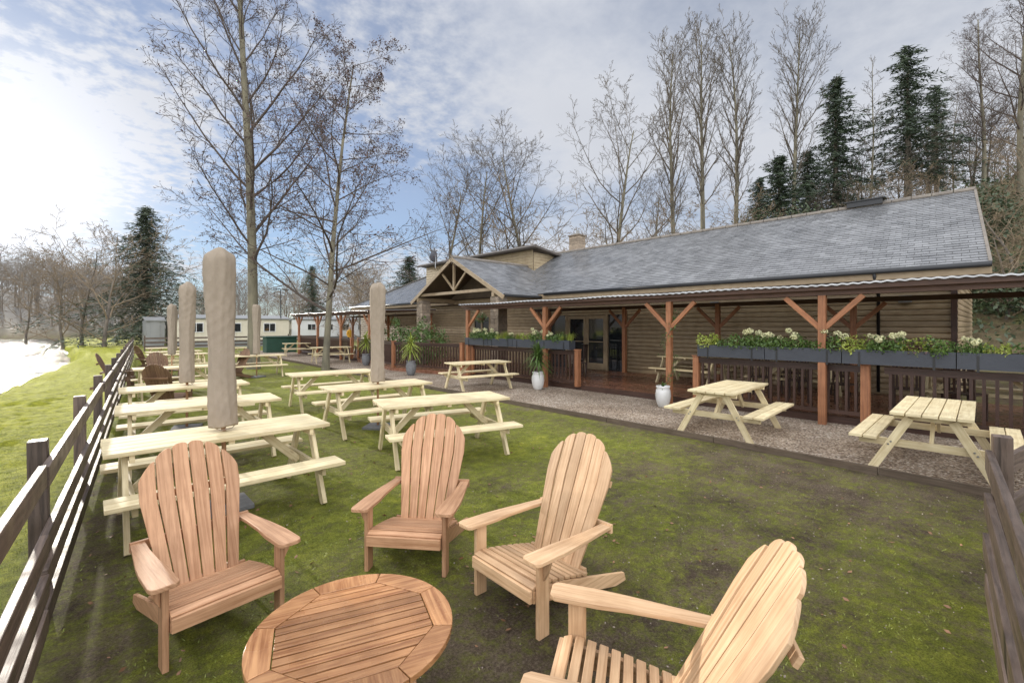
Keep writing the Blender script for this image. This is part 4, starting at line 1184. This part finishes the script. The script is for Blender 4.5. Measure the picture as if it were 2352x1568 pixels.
for (u,d,top) in [(655,60,630),(780,58,620),(830,52,595),(865,48,560),(480,80,660)]:
    x,y=at((u-1176)/1045,d);z=hz(x,y); k=rnd.choice(SH); s=(1.8+(748-top)*d/1045-z)/k[3]
    tree(k,'bare tree beyond the caravan park',(x,y,z-.1),rnd.random()*6,s*1.1,'bare trees beyond the caravans',zs=s)
tr,cr,_=growtree(seed=91,H=11,r=.2,n=(12,6,4),ang=(42,40,40),lr=(.45,.45,.45),start=(.2,.2,.1),wig=(.05,.1,.14,.1),trop=(.01,.05,.02,0),seg=(5,3,2,1),sides=(4,3,3,3),rmin=.026,shape='round')
bv=np.array([tuple(v) for v in tr.V]);bf=np.array(tr.F);cv=np.array([tuple(v) for v in cr.V]);cf=np.array(cr.F)
allv=np.concatenate([bv,cv]);allf=np.concatenate([bf,cf+len(bv)])
def forest(name,label,pts,mat):
    Vs=[];Fs=[];o=0
    for (x,y,s) in pts:
        a=rnd.random()*6;ca,sa=math.cos(a),math.sin(a)
        v=allv*s; v=np.stack([v[:,0]*ca-v[:,1]*sa,v[:,0]*sa+v[:,1]*ca,v[:,2]],1)+np.array([x,y,hz(x,y)])
        Vs.append(v);Fs.append(allf+o);o+=len(v)
    ob=put(bpy.data.objects.new(name,fast(name,np.concatenate(Vs),np.concatenate(Fs),mat)))
    ob['kind']='stuff';ob['label']=label;ob['category']='woodland'
pts=[]
for i in range(110):
    t=rnd.uniform(-1.0,-.15); d=rnd.uniform(90,150); x,y=at(t,d)
    if y<122 and x<float(xbank(y))+3: continue
    pts.append((x,y,rnd.uniform(.6,1.1)))
for i in range(120):
    t=rnd.uniform(-1.4,-.8); d=rnd.uniform(105,190); x,y=at(t,d)
    if y<126: continue
    pts.append((x,y,rnd.uniform(.8,1.2)))
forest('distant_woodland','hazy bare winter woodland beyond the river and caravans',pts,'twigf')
pts=[]
for i in range(80):
    t=rnd.uniform(-.2,1.3); d=rnd.uniform(33,58); x,y=at(t,d)
    if x<25: continue
    pts.append((x,y,rnd.uniform(.22,.4)+.15*max(0,t)))
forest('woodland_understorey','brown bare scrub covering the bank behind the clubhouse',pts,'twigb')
P=[]
for i in range(24000):
    t=nr.uniform(.4,1.35);d=nr.uniform(17,55);x,y=at(t,d)
    if x<25.5 : continue
    P.append((x,y,0.0))
P=np.array(P); P[:,2]=height(P[:,0],P[:,1])+nr.exponential(.35,len(P))
V,F=leafcloud(P,.10); ob=put(bpy.data.objects.new('brambles',fast('brambles',V,F,'leafdark'))); ob['kind']='stuff';ob['label']='dark green brambles and ivy on the bank';ob['category']='undergrowth'

# ------------------------------------------------------------ world
sund=Vector((-.15,1.45,0)).normalized(); el=R(13)
sund=Vector((sund.x*math.cos(el),sund.y*math.cos(el),math.sin(el)))
wd=bpy.data.worlds.new('World'); sc.world=wd; wd.use_nodes=True
nt=wd.node_tree; nt.nodes.clear()
out=N(nt,'ShaderNodeOutputWorld')
sky=N(nt,'ShaderNodeTexSky'); sky.sky_type='NISHITA'; sky.sun_disc=False; sky.sun_elevation=el; sky.sun_rotation=math.atan2(sund.x,sund.y); sky.air_density=1.0; sky.dust_density=.05; sky.ozone_density=4
tint=N(nt,'ShaderNodeMix',data_type='RGBA',blend_type='MULTIPLY'); tint.inputs[0].default_value=1; tint.inputs[7].default_value=(.78,.92,1.06,1)
nt.links.new(sky.outputs[0],tint.inputs[6])
bg1=N(nt,'ShaderNodeBackground',Strength=.115); nt.links.new(tint.outputs[2],bg1.inputs[0])
tc=N(nt,'ShaderNodeTexCoord'); sx=N(nt,'ShaderNodeSeparateXYZ'); nt.links.new(tc.outputs['Generated'],sx.inputs[0])
def mth(op,a,b=None,c=None):
    m=N(nt,'ShaderNodeMath',operation=op)
    for i,v in enumerate((a,b,c)):
        if v is None: continue
        if isinstance(v,(int,float)): m.inputs[i].default_value=v
        else: nt.links.new(v,m.inputs[i])
    return m.outputs[0]
def smooth(v,a,b,o0=0.,o1=1.):
    m=N(nt,'ShaderNodeMapRange',interpolation_type='SMOOTHSTEP'); m.inputs['From Min'].default_value=a;m.inputs['From Max'].default_value=b;m.inputs['To Min'].default_value=o0;m.inputs['To Max'].default_value=o1
    nt.links.new(v,m.inputs[0]); return m.outputs[0]
zc=mth('ADD',mth('MAXIMUM',sx.outputs[2],0.0),.16)
cx=mth('DIVIDE',sx.outputs[0],zc);cy=mth('DIVIDE',sx.outputs[1],zc)
cb=N(nt,'ShaderNodeCombineXYZ'); nt.links.new(cx,cb.inputs[0]);nt.links.new(cy,cb.inputs[1])
n1=N(nt,'ShaderNodeTexNoise',Scale=.75,Detail=4.0,Roughness=.45,Distortion=.2); nt.links.new(cb.outputs[0],n1.inputs['Vector'])
n2=N(nt,'ShaderNodeTexNoise',Scale=15.0,Detail=4.0,Roughness=.6,Distortion=.1); nt.links.new(cb.outputs[0],n2.inputs['Vector'])
def dot(vec):
    d=N(nt,'ShaderNodeVectorMath',operation='DOT_PRODUCT'); nt.links.new(tc.outputs['Generated'],d.inputs[0]); d.inputs[1].default_value=vec; return d.outputs['Value']
ds=dot(sund)
# altocumulus breaks open round the sun side of the sky; a smooth thin veil lies to the east
side=smooth(ds,.62,.90,0.,1.)
amp=mth('MULTIPLY_ADD',side,.50,.10)
dn=mth('MULTIPLY',mth('SUBTRACT',n2.outputs[0],.5),amp)
cov=mth('SUBTRACT',mth('ADD',mth('ADD',n1.outputs[0],dn),.16),mth('MULTIPLY',side,.13))
cv=smooth(cov,.46,.72,.38,.96)
rc=ramp(nt,n1.outputs[0],[(.35,(.92,.945,1.0)),(.6,(.80,.825,.89)),(.8,(.74,.77,.84))])
gl=mth('POWER',mth('MAXIMUM',ds,0.0),10.0)
gl2=mth('POWER',mth('MAXIMUM',ds,0.0),75.0)
over=smooth(sx.outputs[2],.55,.95,0.,1.4)  # extra sky brightness overhead, added to lift the scene lighting
back=smooth(dot(Vector((-.6,-.8,0))),-.25,.55,0.,2.1)  # unseen bright cloud bank behind the viewer, added as fill light
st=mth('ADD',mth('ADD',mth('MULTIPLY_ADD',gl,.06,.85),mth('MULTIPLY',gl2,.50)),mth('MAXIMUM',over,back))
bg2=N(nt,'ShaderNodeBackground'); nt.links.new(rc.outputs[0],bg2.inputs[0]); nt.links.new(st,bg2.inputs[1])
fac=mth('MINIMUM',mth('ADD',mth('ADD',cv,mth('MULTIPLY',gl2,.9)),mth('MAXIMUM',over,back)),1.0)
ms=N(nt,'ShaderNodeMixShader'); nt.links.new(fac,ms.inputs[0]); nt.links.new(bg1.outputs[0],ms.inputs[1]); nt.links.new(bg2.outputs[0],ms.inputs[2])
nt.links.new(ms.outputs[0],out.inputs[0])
ld=bpy.data.lights.new('sun','SUN'); ld.energy=3.4; ld.angle=R(1.5); ld.color=(1,.92,.80)
lo=put(bpy.data.objects.new('sun',ld)); lo.rotation_euler=sund.to_track_quat('Z','Y').to_euler()

# ------------------------------------------------------------ camera
cd=bpy.data.cameras.new('camera'); cd.lens=16; cd.sensor_width=36; cd.shift_y=-36/2352; cd.clip_end=3000; cd.clip_start=.05
co=put(bpy.data.objects.new('camera',cd)); co.location=(0,0,1.8); co.rotation_euler=(R(90),0,R(-43.04))
sc.camera=co
